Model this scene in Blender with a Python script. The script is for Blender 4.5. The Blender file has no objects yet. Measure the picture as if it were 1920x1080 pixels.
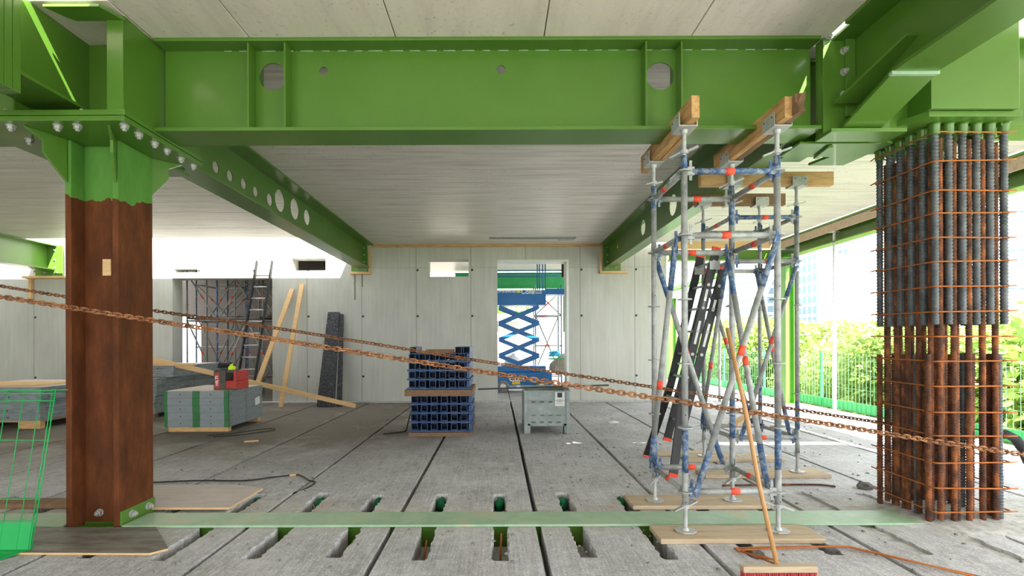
import bpy, bmesh, math, random
from mathutils import Vector, Matrix, geometry
random.seed(7)
PI = math.pi
R = math.radians
scene = bpy.context.scene
COL = scene.collection

# ------------------------------------------------------------------ camera
cam_d = bpy.data.cameras.new('camera')
cam_d.sensor_width = 36.0
cam_d.lens = 36.0 * 900.0 / 1920.0
cam_d.shift_x = 27.0 / 1920.0
cam_d.shift_y = 102.0 / 1920.0
cam_d.clip_start = 0.05
cam_d.clip_end = 2000
cam = bpy.data.objects.new('camera', cam_d)
COL.objects.link(cam)
EYE = 1.52
cam.location = (0, 0, EYE)
cam.rotation_euler = (R(90), R(0.2), 0)
scene.camera = cam

# ------------------------------------------------------------------ world, sun, exposure
world = bpy.data.worlds.new('sky')
scene.world = world
world.use_nodes = True
wn = world.node_tree
for n in list(wn.nodes):
    wn.nodes.remove(n)
wo = wn.nodes.new('ShaderNodeOutputWorld')
wb = wn.nodes.new('ShaderNodeBackground')
wb.inputs[0].default_value = (0.90, 0.95, 1.0, 1)
wb.inputs[1].default_value = SKY = 5.2
wn.links.new(wb.outputs[0], wo.inputs[0])

sun_d = bpy.data.lights.new('sun', 'SUN')
sun_d.energy = 32.0
sun_d.angle = R(0.55)
sun_d.color = (1.0, 0.96, 0.88)
sun = bpy.data.objects.new('sun', sun_d)
COL.objects.link(sun)
sun_dir = Vector((-0.42, 0.78, -1.0)).normalized()     # the way the light travels
sun.rotation_euler = sun_dir.to_track_quat('-Z', 'Y').to_euler()
sun.location = (8, -10, 14)

scene.view_settings.view_transform = 'Standard'
scene.view_settings.look = 'None'
scene.view_settings.exposure = 0.08
scene.view_settings.gamma = 1.0
scene.view_settings.use_curve_mapping = False

# ------------------------------------------------------------------ materials
MATS = {}
def new_mat(name):
    m = bpy.data.materials.new(name)
    m.use_nodes = True
    nt = m.node_tree
    b = nt.nodes['Principled BSDF']
    MATS[name] = m
    return m, nt, b

def nd(nt, kind, **kw):
    n = nt.nodes.new('ShaderNode' + kind)
    for k, v in kw.items():
        setattr(n, k, v)
    return n

def coords(nt, scale=(1, 1, 1), world_space=True):
    if world_space:
        g = nd(nt, 'NewGeometry'); out = g.outputs['Position']
    else:
        g = nd(nt, 'TexCoord'); out = g.outputs['Object']
    mp = nd(nt, 'Mapping')
    mp.inputs['Scale'].default_value = scale
    nt.links.new(out, mp.inputs['Vector'])
    return mp.outputs['Vector']

def noise(nt, vec, scale, detail=4, rough=0.6):
    n = nd(nt, 'TexNoise')
    n.inputs['Scale'].default_value = scale
    n.inputs['Detail'].default_value = detail
    n.inputs['Roughness'].default_value = rough
    nt.links.new(vec, n.inputs['Vector'])
    return n.outputs['Fac']

def ramp(nt, fac, stops):
    r = nd(nt, 'ValToRGB')
    e = r.color_ramp.elements
    while len(e) > 1:
        e.remove(e[-1])
    e[0].position = stops[0][0]; e[0].color = (*stops[0][1], 1)
    for p, c in stops[1:]:
        x = e.new(p); x.color = (*c, 1)
    nt.links.new(fac, r.inputs['Fac'])
    return r.outputs['Color']

def mixc(nt, fac, a, b, mode='MIX'):
    m = nd(nt, 'Mix', data_type='RGBA', blend_type=mode)
    if isinstance(fac, (int, float)):
        m.inputs[0].default_value = fac
    else:
        nt.links.new(fac, m.inputs[0])
    for i, v in ((6, a), (7, b)):
        if isinstance(v, tuple):
            m.inputs[i].default_value = (*v, 1)
        else:
            nt.links.new(v, m.inputs[i])
    return m.outputs[2]

def math_n(nt, op, a, b=None, c=None):
    m = nd(nt, 'Math', operation=op)
    for i, v in enumerate((a, b, c)):
        if v is None: continue
        if isinstance(v, (int, float)):
            m.inputs[i].default_value = v
        else:
            nt.links.new(v, m.inputs[i])
    return m.outputs[0]

def bump(nt, b, height, strength=0.3, dist=0.01):
    n = nd(nt, 'Bump')
    n.inputs['Strength'].default_value = strength
    n.inputs['Distance'].default_value = dist
    nt.links.new(height, n.inputs['Height'])
    nt.links.new(n.outputs[0], b.inputs['Normal'])

def mottled(name, cols, scale=3.0, rough=0.8, metallic=0.0, bumps=0.0, bscale=60, stretch=(1, 1, 1),
            detail=6, lo=0.3, hi=0.7, world_space=True, coat=0.0, spec=None):
    m, nt, b = new_mat(name)
    v = coords(nt, stretch, world_space)
    f = noise(nt, v, scale, detail, 0.65)
    k = len(cols)
    stops = [(lo + (hi - lo) * i / max(1, k - 1), c) for i, c in enumerate(cols)]
    nt.links.new(ramp(nt, f, stops), b.inputs['Base Color'])
    b.inputs['Roughness'].default_value = rough
    b.inputs['Metallic'].default_value = metallic
    b.inputs['Coat Weight'].default_value = coat
    if spec is not None:
        b.inputs['Specular IOR Level'].default_value = spec
    if bumps:
        f2 = noise(nt, v, bscale, 4, 0.7)
        bump(nt, b, f2, bumps)
    return m

# green gloss paint
mottled('green_paint', [(0.075, 0.175, 0.020), (0.092, 0.205, 0.027)], 1.3, 0.30, 0, 0.02, 30, coat=0.15)
mottled('green_paint_worn', [(0.50, 0.45, 0.28), (0.36, 0.50, 0.34), (0.30, 0.45, 0.29), (0.38, 0.52, 0.37), (0.52, 0.36, 0.18)], 2.0, 0.5, 0, 0.05, 30, lo=0.30, hi=0.74)
mottled('barrier_green', [(0.0, 0.34, 0.07), (0.01, 0.42, 0.10)], 3, 0.5)
mottled('edge_green', [(0.04, 0.42, 0.12), (0.06, 0.52, 0.17)], 3, 0.5)
mottled('mesh_green', [(0.16, 0.50, 0.24), (0.22, 0.58, 0.30)], 3, 0.5)
mottled('post_green', [(0.10, 0.30, 0.03), (0.12, 0.36, 0.05)], 3, 0.5)
mottled('plug_green', [(0.0, 0.10, 0.035), (0.0, 0.24, 0.09)], 14, 0.6)
mottled('rust_bar', [(0.045, 0.020, 0.012), (0.13, 0.045, 0.019), (0.34, 0.105, 0.024)], 5, 0.85, 0, 0.2, 90, stretch=(2, 2, 1.2), lo=0.36, hi=0.66)
mottled('rust_bright', [(0.34, 0.10, 0.02), (0.48, 0.15, 0.03)], 14, 0.85, 0, 0.2, 120)
mottled('chain_rust', [(0.10, 0.035, 0.014), (0.33, 0.135, 0.05), (0.46, 0.22, 0.10)], 16, 0.75, 0.1, 0.2, 150, lo=0.32, hi=0.7)
mottled('chain_rust_dark', [(0.08, 0.03, 0.014), (0.24, 0.10, 0.04), (0.34, 0.15, 0.065)], 16, 0.75, 0.1, 0.2, 150, lo=0.32, hi=0.7)
mottled('grey_bar', [(0.055, 0.06, 0.065), (0.10, 0.11, 0.12), (0.16, 0.17, 0.18)], 7, 0.55, 0.35, 0.1, 60)
mottled('galvanised', [(0.34, 0.35, 0.34), (0.46, 0.47, 0.46), (0.55, 0.56, 0.54)], 9, 0.5, 0.3, 0.05, 90)
mottled('bolt_metal', [(0.36, 0.35, 0.34), (0.56, 0.55, 0.53)], 30, 0.4, 0.45)
mottled('tube_grey', [(0.24, 0.25, 0.25), (0.37, 0.38, 0.37), (0.48, 0.49, 0.47)], 14, 0.55, 0.2, 0.1, 120)
mottled('tube_blue', [(0.03, 0.075, 0.19), (0.055, 0.12, 0.26), (0.28, 0.31, 0.33)], 22, 0.55, 0.05, 0.1, 120, lo=0.36, hi=0.60)
mottled('tape_red', [(0.85, 0.05, 0.02), (0.92, 0.12, 0.06)], 20, 0.6)
mottled('timber_new', [(0.62, 0.38, 0.17), (0.75, 0.50, 0.25)], 4, 0.75, 0, 0.1, 40, stretch=(1, 1, 9))
mottled('timber_beam', [(0.36, 0.19, 0.075), (0.55, 0.31, 0.12), (0.64, 0.39, 0.17)], 3, 0.75, 0, 0.15, 40, stretch=(9, 1.5, 9), lo=0.32, hi=0.68)
mottled('timber_beam_cross', [(0.42, 0.24, 0.10), (0.60, 0.37, 0.16), (0.66, 0.42, 0.2)], 3, 0.75, 0, 0.15, 40, stretch=(1.5, 9, 9), lo=0.32, hi=0.68)
mottled('timber_brown', [(0.17, 0.095, 0.05), (0.27, 0.155, 0.085)], 3, 0.8, 0, 0.15, 40, stretch=(6, 1.5, 9))
mottled('plank', [(0.40, 0.30, 0.20), (0.52, 0.40, 0.27), (0.58, 0.46, 0.33)], 3, 0.8, 0, 0.15, 60, stretch=(1.0, 9, 5))
mottled('plywood', [(0.52, 0.45, 0.42), (0.66, 0.58, 0.54)], 4, 0.7, 0, 0.1, 40, stretch=(1, 5, 1))
mottled('ply_dark', [(0.10, 0.085, 0.075), (0.19, 0.17, 0.15), (0.26, 0.24, 0.21)], 3, 0.55, 0, 0.1, 40, stretch=(1, 4, 1), lo=0.35, hi=0.65)
mottled('broom_wood', [(0.50, 0.25, 0.09), (0.60, 0.33, 0.14)], 6, 0.55, stretch=(3, 3, 0.6))
mottled('black_alu', [(0.010, 0.010, 0.011), (0.022, 0.022, 0.024), (0.10, 0.095, 0.09)], 20, 0.5, 0, 0.05, 60, lo=0.40, hi=0.95)
mottled('white_metal', [(0.70, 0.72, 0.70), (0.80, 0.81, 0.80)], 6, 0.5)
mottled('panel_grey', [(0.19, 0.22, 0.235), (0.225, 0.255, 0.27)], 5, 0.5, stretch=(1, 1, 3))
mottled('panel_grey_worn', [(0.10, 0.12, 0.13), (0.20, 0.23, 0.24), (0.29, 0.31, 0.31)], 5, 0.5, 0.1, 0.1, stretch=(1, 1, 5))
mottled('panel_green', [(0.01, 0.12, 0.025), (0.02, 0.16, 0.035)], 8, 0.5)
mottled('blue_frame', [(0.012, 0.035, 0.11), (0.02, 0.07, 0.21), (0.10, 0.11, 0.13)], 12, 0.5, 0.05, lo=0.3, hi=0.75)
mottled('dark_inside', [(0.02, 0.02, 0.022), (0.035, 0.033, 0.03)], 8, 0.7)
mottled('bin_steel', [(0.21, 0.25, 0.24), (0.28, 0.32, 0.305), (0.36, 0.40, 0.38)], 9, 0.5, 0.15, 0.05, 60)
mottled('paper', [(0.65, 0.65, 0.62), (0.75, 0.75, 0.72)], 9, 0.8)
mottled('ink', [(0.04, 0.04, 0.045), (0.05, 0.05, 0.05)], 9, 0.8)
mottled('cable_black', [(0.012, 0.012, 0.012), (0.03, 0.03, 0.03)], 9, 0.6)
mottled('case_red', [(0.42, 0.025, 0.02), (0.50, 0.04, 0.03)], 9, 0.45)
mottled('case_dark', [(0.05, 0.055, 0.045), (0.09, 0.09, 0.075)], 9, 0.6)
mottled('cloth_black', [(0.008, 0.008, 0.01), (0.03, 0.03, 0.035)], 12, 0.9, 0, 0.4, 30)
mottled('hi_vis', [(0.65, 0.85, 0.03), (0.75, 0.95, 0.06)], 12, 0.8)
mottled('white_print', [(0.85, 0.85, 0.85), (0.9, 0.9, 0.9)], 12, 0.6)
mottled('lift_blue', [(0.0, 0.12, 0.38), (0.01, 0.16, 0.46)], 2, 0.4)
mottled('lift_yellow', [(0.80, 0.52, 0.02), (0.85, 0.60, 0.03)], 2, 0.4)
mottled('tyre', [(0.10, 0.10, 0.10), (0.3, 0.3, 0.29)], 12, 0.8)
mottled('leaf', [(0.17, 0.27, 0.05), (0.31, 0.43, 0.11), (0.45, 0.56, 0.20)], 1.6, 0.6, lo=0.3, hi=0.7)
_m = MATS['leaf']; _nt = _m.node_tree; _b = _nt.nodes['Principled BSDF']
_t = _nt.nodes.new('ShaderNodeBsdfTranslucent'); _x = _nt.nodes.new('ShaderNodeMixShader'); _x.inputs[0].default_value = 0.4
_nt.links.new(_b.inputs['Base Color'].links[0].from_socket, _t.inputs['Color'])
_nt.links.new(_b.outputs[0], _x.inputs[1]); _nt.links.new(_t.outputs[0], _x.inputs[2])
_nt.links.new(_x.outputs[0], _nt.nodes['Material Output'].inputs['Surface'])
mottled('bark', [(0.10, 0.07, 0.045), (0.16, 0.12, 0.08)], 6, 0.9)
mottled('meadow', [(0.10, 0.17, 0.04), (0.22, 0.26, 0.10)], 0.3, 0.9)
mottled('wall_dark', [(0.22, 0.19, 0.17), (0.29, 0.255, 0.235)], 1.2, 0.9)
mottled('wall_white', [(0.50, 0.48, 0.43), (0.56, 0.54, 0.49)], 1.0, 0.9)
mottled('lump', [(0.15, 0.145, 0.135), (0.25, 0.24, 0.23)], 30, 0.95, 0, 0.6, 90)
mottled('rubble', [(0.36, 0.35, 0.33), (0.52, 0.51, 0.49), (0.62, 0.61, 0.59)], 18, 0.95, 0, 0.8, 120, lo=0.35, hi=0.65)
mottled('black_board', [(0.012, 0.013, 0.018), (0.045, 0.045, 0.055), (0.20, 0.19, 0.19)], 26, 0.6, 0, 0.2, 40, lo=0.42, hi=0.72)
mottled('bag_beige', [(0.42, 0.34, 0.26), (0.55, 0.46, 0.36)], 8, 0.9, 0, 0.5, 12)
mottled('bag_blue', [(0.02, 0.36, 0.62), (0.06, 0.5, 0.8)], 8, 0.5)
mottled('bristle', [(0.45, 0.02, 0.03), (0.62, 0.08, 0.09)], 60, 0.7)
mottled('red_plastic', [(0.60, 0.03, 0.02), (0.7, 0.05, 0.03)], 8, 0.4)

def concrete_floor():
    m, nt, b = new_mat('floor_concrete')
    v = coords(nt)
    big = noise(nt, v, 0.9, 6, 0.65)
    c1 = ramp(nt, big, [(0.28, (0.37, 0.365, 0.375)), (0.5, (0.49, 0.485, 0.50)), (0.72, (0.60, 0.60, 0.62))])
    fine = noise(nt, v, 14, 8, 0.75)
    c2 = mixc(nt, 0.55, c1, ramp(nt, fine, [(0.33, (0.27, 0.27, 0.27)), (0.5, (0.47, 0.47, 0.47)), (0.66, (0.68, 0.68, 0.68))]), 'OVERLAY')
    grit_ = noise(nt, v, 70, 3, 0.7)
    c2 = mixc(nt, 0.5, c2, ramp(nt, grit_, [(0.35, (0.2, 0.2, 0.2)), (0.5, (0.5, 0.5, 0.5)), (0.66, (0.8, 0.8, 0.8))]), 'OVERLAY')
    # broomed streaks along the slabs
    vs = coords(nt, (60, 2.0, 1))
    st = noise(nt, vs, 1.0, 3, 0.6)
    c3 = mixc(nt, 0.38, c2, ramp(nt, st, [(0.35, (0.3, 0.3, 0.3)), (0.65, (0.7, 0.7, 0.7))]), 'OVERLAY')
    dust = noise(nt, v, 2.6, 7, 0.7)
    c3 = mixc(nt, math_n(nt, 'MINIMUM', math_n(nt, 'MAXIMUM', math_n(nt, 'MULTIPLY', math_n(nt, 'SUBTRACT', dust, 0.54), 4.0), 0.0), 0.55), c3, (0.66, 0.65, 0.65))
    dk = noise(nt, coords(nt, (1.3, 0.8, 1)), 3.4, 6, 0.75)
    c3 = mixc(nt, math_n(nt, 'MINIMUM', math_n(nt, 'MAXIMUM', math_n(nt, 'MULTIPLY', math_n(nt, 'SUBTRACT', dk, 0.55), 4.0), 0.0), 0.5), c3, (0.24, 0.23, 0.225))
    # rusty stains next to the steel
    sp = nd(nt, 'SeparateXYZ'); g = nd(nt, 'NewGeometry')
    nt.links.new(g.outputs['Position'], sp.inputs[0])
    near = math_n(nt, 'SUBTRACT', 1.0, math_n(nt, 'MULTIPLY', math_n(nt, 'ABSOLUTE', math_n(nt, 'SUBTRACT', sp.outputs[1], 4.42)), 2.6))
    near = math_n(nt, 'MAXIMUM', near, 0.0)
    vr = coords(nt, (1, 2.5, 1))
    rn = noise(nt, vr, 3.2, 5, 0.7)
    rf = math_n(nt, 'MULTIPLY', near, math_n(nt, 'MAXIMUM', math_n(nt, 'MULTIPLY', math_n(nt, 'SUBTRACT', rn, 0.5), 4.5), 0.0))
    rf = math_n(nt, 'MINIMUM', rf, 0.7)
    c4 = mixc(nt, rf, c3, (0.40, 0.24, 0.11))
    # dusty paler strip at the slab ends
    pn = math_n(nt, 'SUBTRACT', 1.0, math_n(nt, 'MULTIPLY', math_n(nt, 'ABSOLUTE', math_n(nt, 'SUBTRACT', sp.outputs[1], 4.15)), 1.5))
    pn = math_n(nt, 'MULTIPLY', math_n(nt, 'MAXIMUM', pn, 0.0), 0.75)
    c5 = mixc(nt, math_n(nt, 'MULTIPLY', pn, big), c4, (0.62, 0.60, 0.58))
    dn = math_n(nt, 'MULTIPLY', math_n(nt, 'SUBTRACT', sp.outputs[1], 5.2), 0.22)  # darker brown toward the rear left: dirt and shade both put into the colour
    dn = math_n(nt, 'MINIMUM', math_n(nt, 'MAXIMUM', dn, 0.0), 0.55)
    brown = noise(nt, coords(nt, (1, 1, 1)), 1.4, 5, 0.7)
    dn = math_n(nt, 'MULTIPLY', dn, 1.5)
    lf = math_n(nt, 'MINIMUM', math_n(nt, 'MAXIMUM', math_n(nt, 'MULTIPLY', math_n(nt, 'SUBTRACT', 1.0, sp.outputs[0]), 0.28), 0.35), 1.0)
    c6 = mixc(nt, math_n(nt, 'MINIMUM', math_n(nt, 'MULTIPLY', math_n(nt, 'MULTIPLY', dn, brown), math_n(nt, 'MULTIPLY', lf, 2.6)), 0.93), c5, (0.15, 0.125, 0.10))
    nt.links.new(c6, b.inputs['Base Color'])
    b.inputs['Roughness'].default_value = 0.85
    h = math_n(nt, 'ADD', fine, math_n(nt, 'MULTIPLY', st, 0.5))
    bump(nt, b, h, 0.5, 0.012)
concrete_floor()

def concrete_ceiling(name, stretch, cols):
    m, nt, b = new_mat(name)
    v = coords(nt, stretch)
    f = noise(nt, v, 1.0, 6, 0.65)
    c1 = ramp(nt, f, [(0.3, cols[0]), (0.5, cols[1]), (0.7, cols[2])])
    v2 = coords(nt, (1, 1, 1))
    p = noise(nt, v2, 26, 4, 0.6)
    big = noise(nt, v2, 1.1, 3, 0.5)
    pit = math_n(nt, 'MULTIPLY', math_n(nt, 'MAXIMUM', math_n(nt, 'MULTIPLY', math_n(nt, 'SUBTRACT', p, 0.60), 7.0), 0.0), math_n(nt, 'MAXIMUM', math_n(nt, 'MULTIPLY', math_n(nt, 'SUBTRACT', big, 0.42), 4), 0))
    pit = math_n(nt, 'MINIMUM', pit, 0.5)
    c2 = mixc(nt, pit, c1, (cols[0][0] * 0.5, cols[0][1] * 0.5, cols[0][2] * 0.5))
    nt.links.new(c2, b.inputs['Base Color'])
    b.inputs['Roughness'].default_value = 0.42
    b.inputs['Specular IOR Level'].default_value = 0.35
    bump(nt, b, math_n(nt, 'ADD', p, f), 0.25, 0.008)
concrete_ceiling('ceiling_front', (6, 1.2, 1), ((0.72, 0.62, 0.58), (0.82, 0.715, 0.66), (0.86, 0.76, 0.71)))
concrete_ceiling('ceiling_rear', (0.8, 12, 1), ((0.52, 0.48, 0.43), (0.72, 0.67, 0.61), (0.84, 0.79, 0.73)))

def wall_concrete():
    m, nt, b = new_mat('wall_concrete')
    v = coords(nt, (1, 1, 0.5))
    f = noise(nt, v, 1.1, 6, 0.6)
    c1 = ramp(nt, f, [(0.25, (0.44, 0.435, 0.39)), (0.5, (0.52, 0.515, 0.465)), (0.75, (0.58, 0.575, 0.53))])
    v2 = coords(nt, (14, 14, 0.8))
    f2 = noise(nt, v2, 1.0, 4, 0.6)
    c2 = mixc(nt, 0.22, c1, ramp(nt, f2, [(0.35, (0.38, 0.38, 0.38)), (0.65, (0.62, 0.62, 0.62))]), 'OVERLAY')
    g = nd(nt, 'NewGeometry'); sp = nd(nt, 'SeparateXYZ')
    nt.links.new(g.outputs['Position'], sp.inputs[0])
    X, Z = sp.outputs[0], sp.outputs[2]
    u = math_n(nt, 'MODULO', math_n(nt, 'ADD', X, 28.68 + 0.7), 1.4)       # formwork seams every 1.4 m
    d = math_n(nt, 'ABSOLUTE', math_n(nt, 'SUBTRACT', u, 0.7))
    line = math_n(nt, 'LESS_THAN', d, 0.012)
    zl = math_n(nt, 'LESS_THAN', math_n(nt, 'ABSOLUTE', math_n(nt, 'SUBTRACT', Z, 3.44)), 0.009)
    c3 = mixc(nt, math_n(nt, 'MULTIPLY', math_n(nt, 'MAXIMUM', line, math_n(nt, 'MULTIPLY', zl, 0.6)), 0.62), c2, (0.22, 0.21, 0.18))
    # tie holes
    holes = None
    for zz in (3.38, 2.20, 0.66):
        dz = math_n(nt, 'SUBTRACT', Z, zz)
        r2 = math_n(nt, 'ADD', math_n(nt, 'MULTIPLY', dz, dz), math_n(nt, 'MULTIPLY', math_n(nt, 'SUBTRACT', d, 0.035), math_n(nt, 'SUBTRACT', d, 0.035)))
        h = math_n(nt, 'LESS_THAN', r2, 0.0009)
        holes = h if holes is None else math_n(nt, 'MAXIMUM', holes, h)
    side = math_n(nt, 'GREATER_THAN', u, 0.7)
    c4 = mixc(nt, math_n(nt, 'MULTIPLY', holes, side), c3, (0.04, 0.04, 0.04))
    # dark drips below the left girder pocket
    wav = math_n(nt, 'MULTIPLY', math_n(nt, 'SUBTRACT', noise(nt, coords(nt, (0, 0, 6)), 2.0, 2, 0.5), 0.5), 0.03)
    drips = None
    for (dx, zl0, w) in ((-3.65, 2.62, 0.020), (-3.46, 2.95, 0.016)):
        dd = math_n(nt, 'LESS_THAN', math_n(nt, 'ABSOLUTE', math_n(nt, 'ADD', math_n(nt, 'SUBTRACT', X, dx), wav)), w)
        dd = math_n(nt, 'MULTIPLY', dd, math_n(nt, 'MULTIPLY', math_n(nt, 'GREATER_THAN', Z, zl0), math_n(nt, 'LESS_THAN', Z, 3.27)))
        drips = dd if drips is None else math_n(nt, 'MAXIMUM', drips, dd)
    c4 = mixc(nt, math_n(nt, 'MULTIPLY', drips, 0.75), c4, (0.10, 0.09, 0.07))
    nt.links.new(c4, b.inputs['Base Color'])
    b.inputs['Roughness'].default_value = 0.75
    bump(nt, b, f2, 0.08, 0.01)
wall_concrete()

def rusty_column():
    m, nt, b = new_mat('rusty_column')
    v = coords(nt, (3, 3, 1))
    f = noise(nt, v, 2.5, 6, 0.65)
    rust = ramp(nt, f, [(0.3, (0.062, 0.020, 0.007)), (0.5, (0.105, 0.032, 0.010)), (0.7, (0.17, 0.050, 0.015))])
    g = nd(nt, 'NewGeometry'); sp = nd(nt, 'SeparateXYZ')
    nt.links.new(g.outputs['Position'], sp.inputs[0])
    wob = noise(nt, coords(nt, (1, 1, 1)), 5, 3, 0.5)
    zz = math_n(nt, 'ADD', sp.outputs[2], math_n(nt, 'MULTIPLY', math_n(nt, 'SUBTRACT', wob, 0.5), 0.28))
    green = math_n(nt, 'GREATER_THAN', zz, 2.76)
    gc = ramp(nt, f, [(0.3, (0.075, 0.21, 0.03)), (0.7, (0.11, 0.27, 0.05))])
    nt.links.new(mixc(nt, green, rust, gc), b.inputs['Base Color'])
    b.inputs['Roughness'].default_value = 0.75
    b.inputs['Specular IOR Level'].default_value = 0.2
    bump(nt, b, noise(nt, v, 50, 4, 0.7), 0.15)
rusty_column()

def glass_tower(name, wall, glass, bx, bz):
    m, nt, b = new_mat(name)
    g = nd(nt, 'TexCoord')
    sp = nd(nt, 'SeparateXYZ')
    nt.links.new(g.outputs['Object'], sp.inputs[0])
    u = math_n(nt, 'ADD', math_n(nt, 'ADD', sp.outputs[0], sp.outputs[1]), 500)
    a = math_n(nt, 'LESS_THAN', math_n(nt, 'MODULO', u, bx), bx * 0.72)
    c = math_n(nt, 'LESS_THAN', math_n(nt, 'MODULO', math_n(nt, 'ADD', sp.outputs[2], 500), bz), bz * 0.7)
    n = noise(nt, g.outputs['Object'], 0.12, 2, 0.5)
    gcol = mixc(nt, n, glass, (glass[0] * 0.35, glass[1] * 0.45, glass[2] * 0.55))
    nt.links.new(mixc(nt, math_n(nt, 'MULTIPLY', a, c), wall, gcol), b.inputs['Base Color'])
    b.inputs['Roughness'].default_value = 0.5
glass_tower('tower_grid', (0.50, 0.53, 0.56), (0.26, 0.32, 0.40), 3.0, 3.2)  # distance haze is painted into these pale wall and glass colours
glass_tower('tower_white', (0.55, 0.58, 0.60), (0.20, 0.29, 0.40), 2.6, 3.4)
glass_tower('tower_plain', (0.42, 0.45, 0.49), (0.38, 0.42, 0.47), 2.2, 3.0)

# ------------------------------------------------------------------ mesh building
class MB:
    def __init__(s):
        s.bm = bmesh.new(); s.mi = 0; s.sm = False
    def face(s, vs, smooth=None):
        try:
            f = s.bm.faces.new(vs)
        except ValueError:
            return None
        f.material_index = s.mi
        f.smooth = s.sm if smooth is None else smooth
        return f
    def hexa(s, p):
        v = [s.bm.verts.new(q) for q in p]
        for q in ((0, 3, 2, 1), (4, 5, 6, 7), (0, 1, 5, 4), (1, 2, 6, 5), (2, 3, 7, 6), (3, 0, 4, 7)):
            s.face([v[i] for i in q], False)
        return s
    def box(s, x0, x1, y0, y1, z0, z1):
        return s.hexa([(x0, y0, z0), (x1, y0, z0), (x1, y1, z0), (x0, y1, z0), (x0, y0, z1), (x1, y0, z1), (x1, y1, z1), (x0, y1, z1)])
    def bar(s, p0, p1, w, h, up=(0, 0, 1)):
        """square bar from p0 to p1, w across, h along up"""
        p0, p1 = Vector(p0), Vector(p1)
        d = (p1 - p0).normalized(); u = Vector(up)
        if abs(d.dot(u)) > 0.98: u = Vector((0, 1, 0))
        sx = d.cross(u).normalized(); u = sx.cross(d).normalized()
        a, b = sx * (w / 2), u * (h / 2)
        return s.hexa([p0 - a - b, p0 + a - b, p1 + a - b, p1 - a - b, p0 - a + b, p0 + a + b, p1 + a + b, p1 - a + b])
    def ring(s, c, d, r, n, ph=0, el=None):
        d = Vector(d).normalized()
        u = Vector((0, 0, 1)) if abs(d.z) < 0.9 else Vector((1, 0, 0))
        a = d.cross(u).normalized(); b = d.cross(a).normalized()
        c = Vector(c)
        return [s.bm.verts.new(c + a * math.cos(ph + 2 * PI * i / n) * r + b * math.sin(ph + 2 * PI * i / n) * r) for i in range(n)]
    def bridge(s, A, B, smooth=True):
        n = len(A)
        for i in range(n):
            s.face([A[i], A[(i + 1) % n], B[(i + 1) % n], B[i]], smooth)
    def tube(s, p0, p1, r, n=12, r2=None, cap=True, smooth=True):
        p0, p1 = Vector(p0), Vector(p1); d = p1 - p0
        A = s.ring(p0, d, r, n); B = s.ring(p1, d, r if r2 is None else r2, n)
        s.bridge(A, B, smooth)
        if cap:
            s.face(A[::-1], False); s.face(B, False)
        return s
    def lathe(s, prof, c=(0, 0, 0), n=14, d=(0, 0, 1), smooth=False):
        c = Vector(c); d = Vector(d).normalized()
        prev = None
        for (r, h) in prof:
            cur = s.ring(c + d * h, d, max(r, 0.0004), n)
            if prev: s.bridge(prev, cur, smooth)
            else: s.face(cur[::-1], False)
            prev = cur
        s.face(prev, False)
        return s
    def path(s, pts, r, n=8, closed=False):
        pts = [Vector(p) for p in pts]; k = len(pts); rings = []
        ref = None
        for i, p in enumerate(pts):
            if closed: d = pts[(i + 1) % k] - pts[i - 1]
            else: d = pts[min(i + 1, k - 1)] - pts[max(i - 1, 0)]
            d.normalize()
            if ref is None:
                ref = Vector((0, 0, 1)) if abs(d.z) < 0.9 else Vector((1, 0, 0))
            a = d.cross(ref).normalized(); b = a.cross(d).normalized(); ref = b
            rings.append([s.bm.verts.new(p + a * math.cos(2 * PI * j / n) * r + b * math.sin(2 * PI * j / n) * r) for j in range(n)])
        for i in range(k - 1): s.bridge(rings[i], rings[i + 1])
        if closed: s.bridge(rings[-1], rings[0])
        else:
            s.face(rings[0][::-1], False); s.face(rings[-1], False)
        return s
    def prism(s, poly, axis, a0, a1, holes=()):
        """polygon (u,v) pushed from a0 to a1 along axis; u,v are the other two axes in x,y,z order"""
        def P(uv, a):
            u, v = uv
            return {'x': (a, u, v), 'y': (u, a, v), 'z': (u, v, a)}[axis]
        loops = [list(poly)] + [list(h) for h in holes]
        tris = geometry.tessellate_polygon([[Vector((u, v, 0)) for u, v in l] for l in loops])
        flat = [q for l in loops for q in l]
        V0 = [s.bm.verts.new(P(q, a0)) for q in flat]; V1 = [s.bm.verts.new(P(q, a1)) for q in flat]
        for t in tris:
            s.face([V0[i] for i in t], False); s.face([V1[i] for i in reversed(t)], False)
        o = 0
        for l in loops:
            n = len(l)
            for i in range(n):
                j = (i + 1) % n
                s.face([V0[o + i], V0[o + j], V1[o + j], V1[o + i]], n > 16)
            o += n
        return s
    def quadplate(s, pts, t):
        """flat polygon in space given thickness t"""
        pts = [Vector(p) for p in pts]
        n = (pts[1] - pts[0]).cross(pts[2] - pts[0]).normalized() * (t / 2)
        A = [s.bm.verts.new(p - n) for p in pts]; B = [s.bm.verts.new(p + n) for p in pts]
        s.face(A[::-1], False); s.face(B, False)
        k = len(pts)
        for i in range(k): s.face([A[i], A[(i + 1) % k], B[(i + 1) % k], B[i]], False)
        return s
    def mesh(s, name, mats):
        bmesh.ops.recalc_face_normals(s.bm, faces=s.bm.faces[:])
        me = bpy.data.meshes.new(name)
        s.bm.to_mesh(me); s.bm.free()
        for m in (mats if isinstance(mats, (list, tuple)) else [mats]):
            me.materials.append(MATS[m])
        return me
    def build(s, name, mats, parent=None, bevel=0.0):
        me = s.mesh(name, mats)
        o = bpy.data.objects.new(name, me)
        COL.objects.link(o)
        if parent: o.parent = parent
        if bevel:
            b = o.modifiers.new('bevel', 'BEVEL'); b.width = bevel; b.segments = 2; b.limit_method = 'ANGLE'; b.angle_limit = R(40)
        return o

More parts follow.
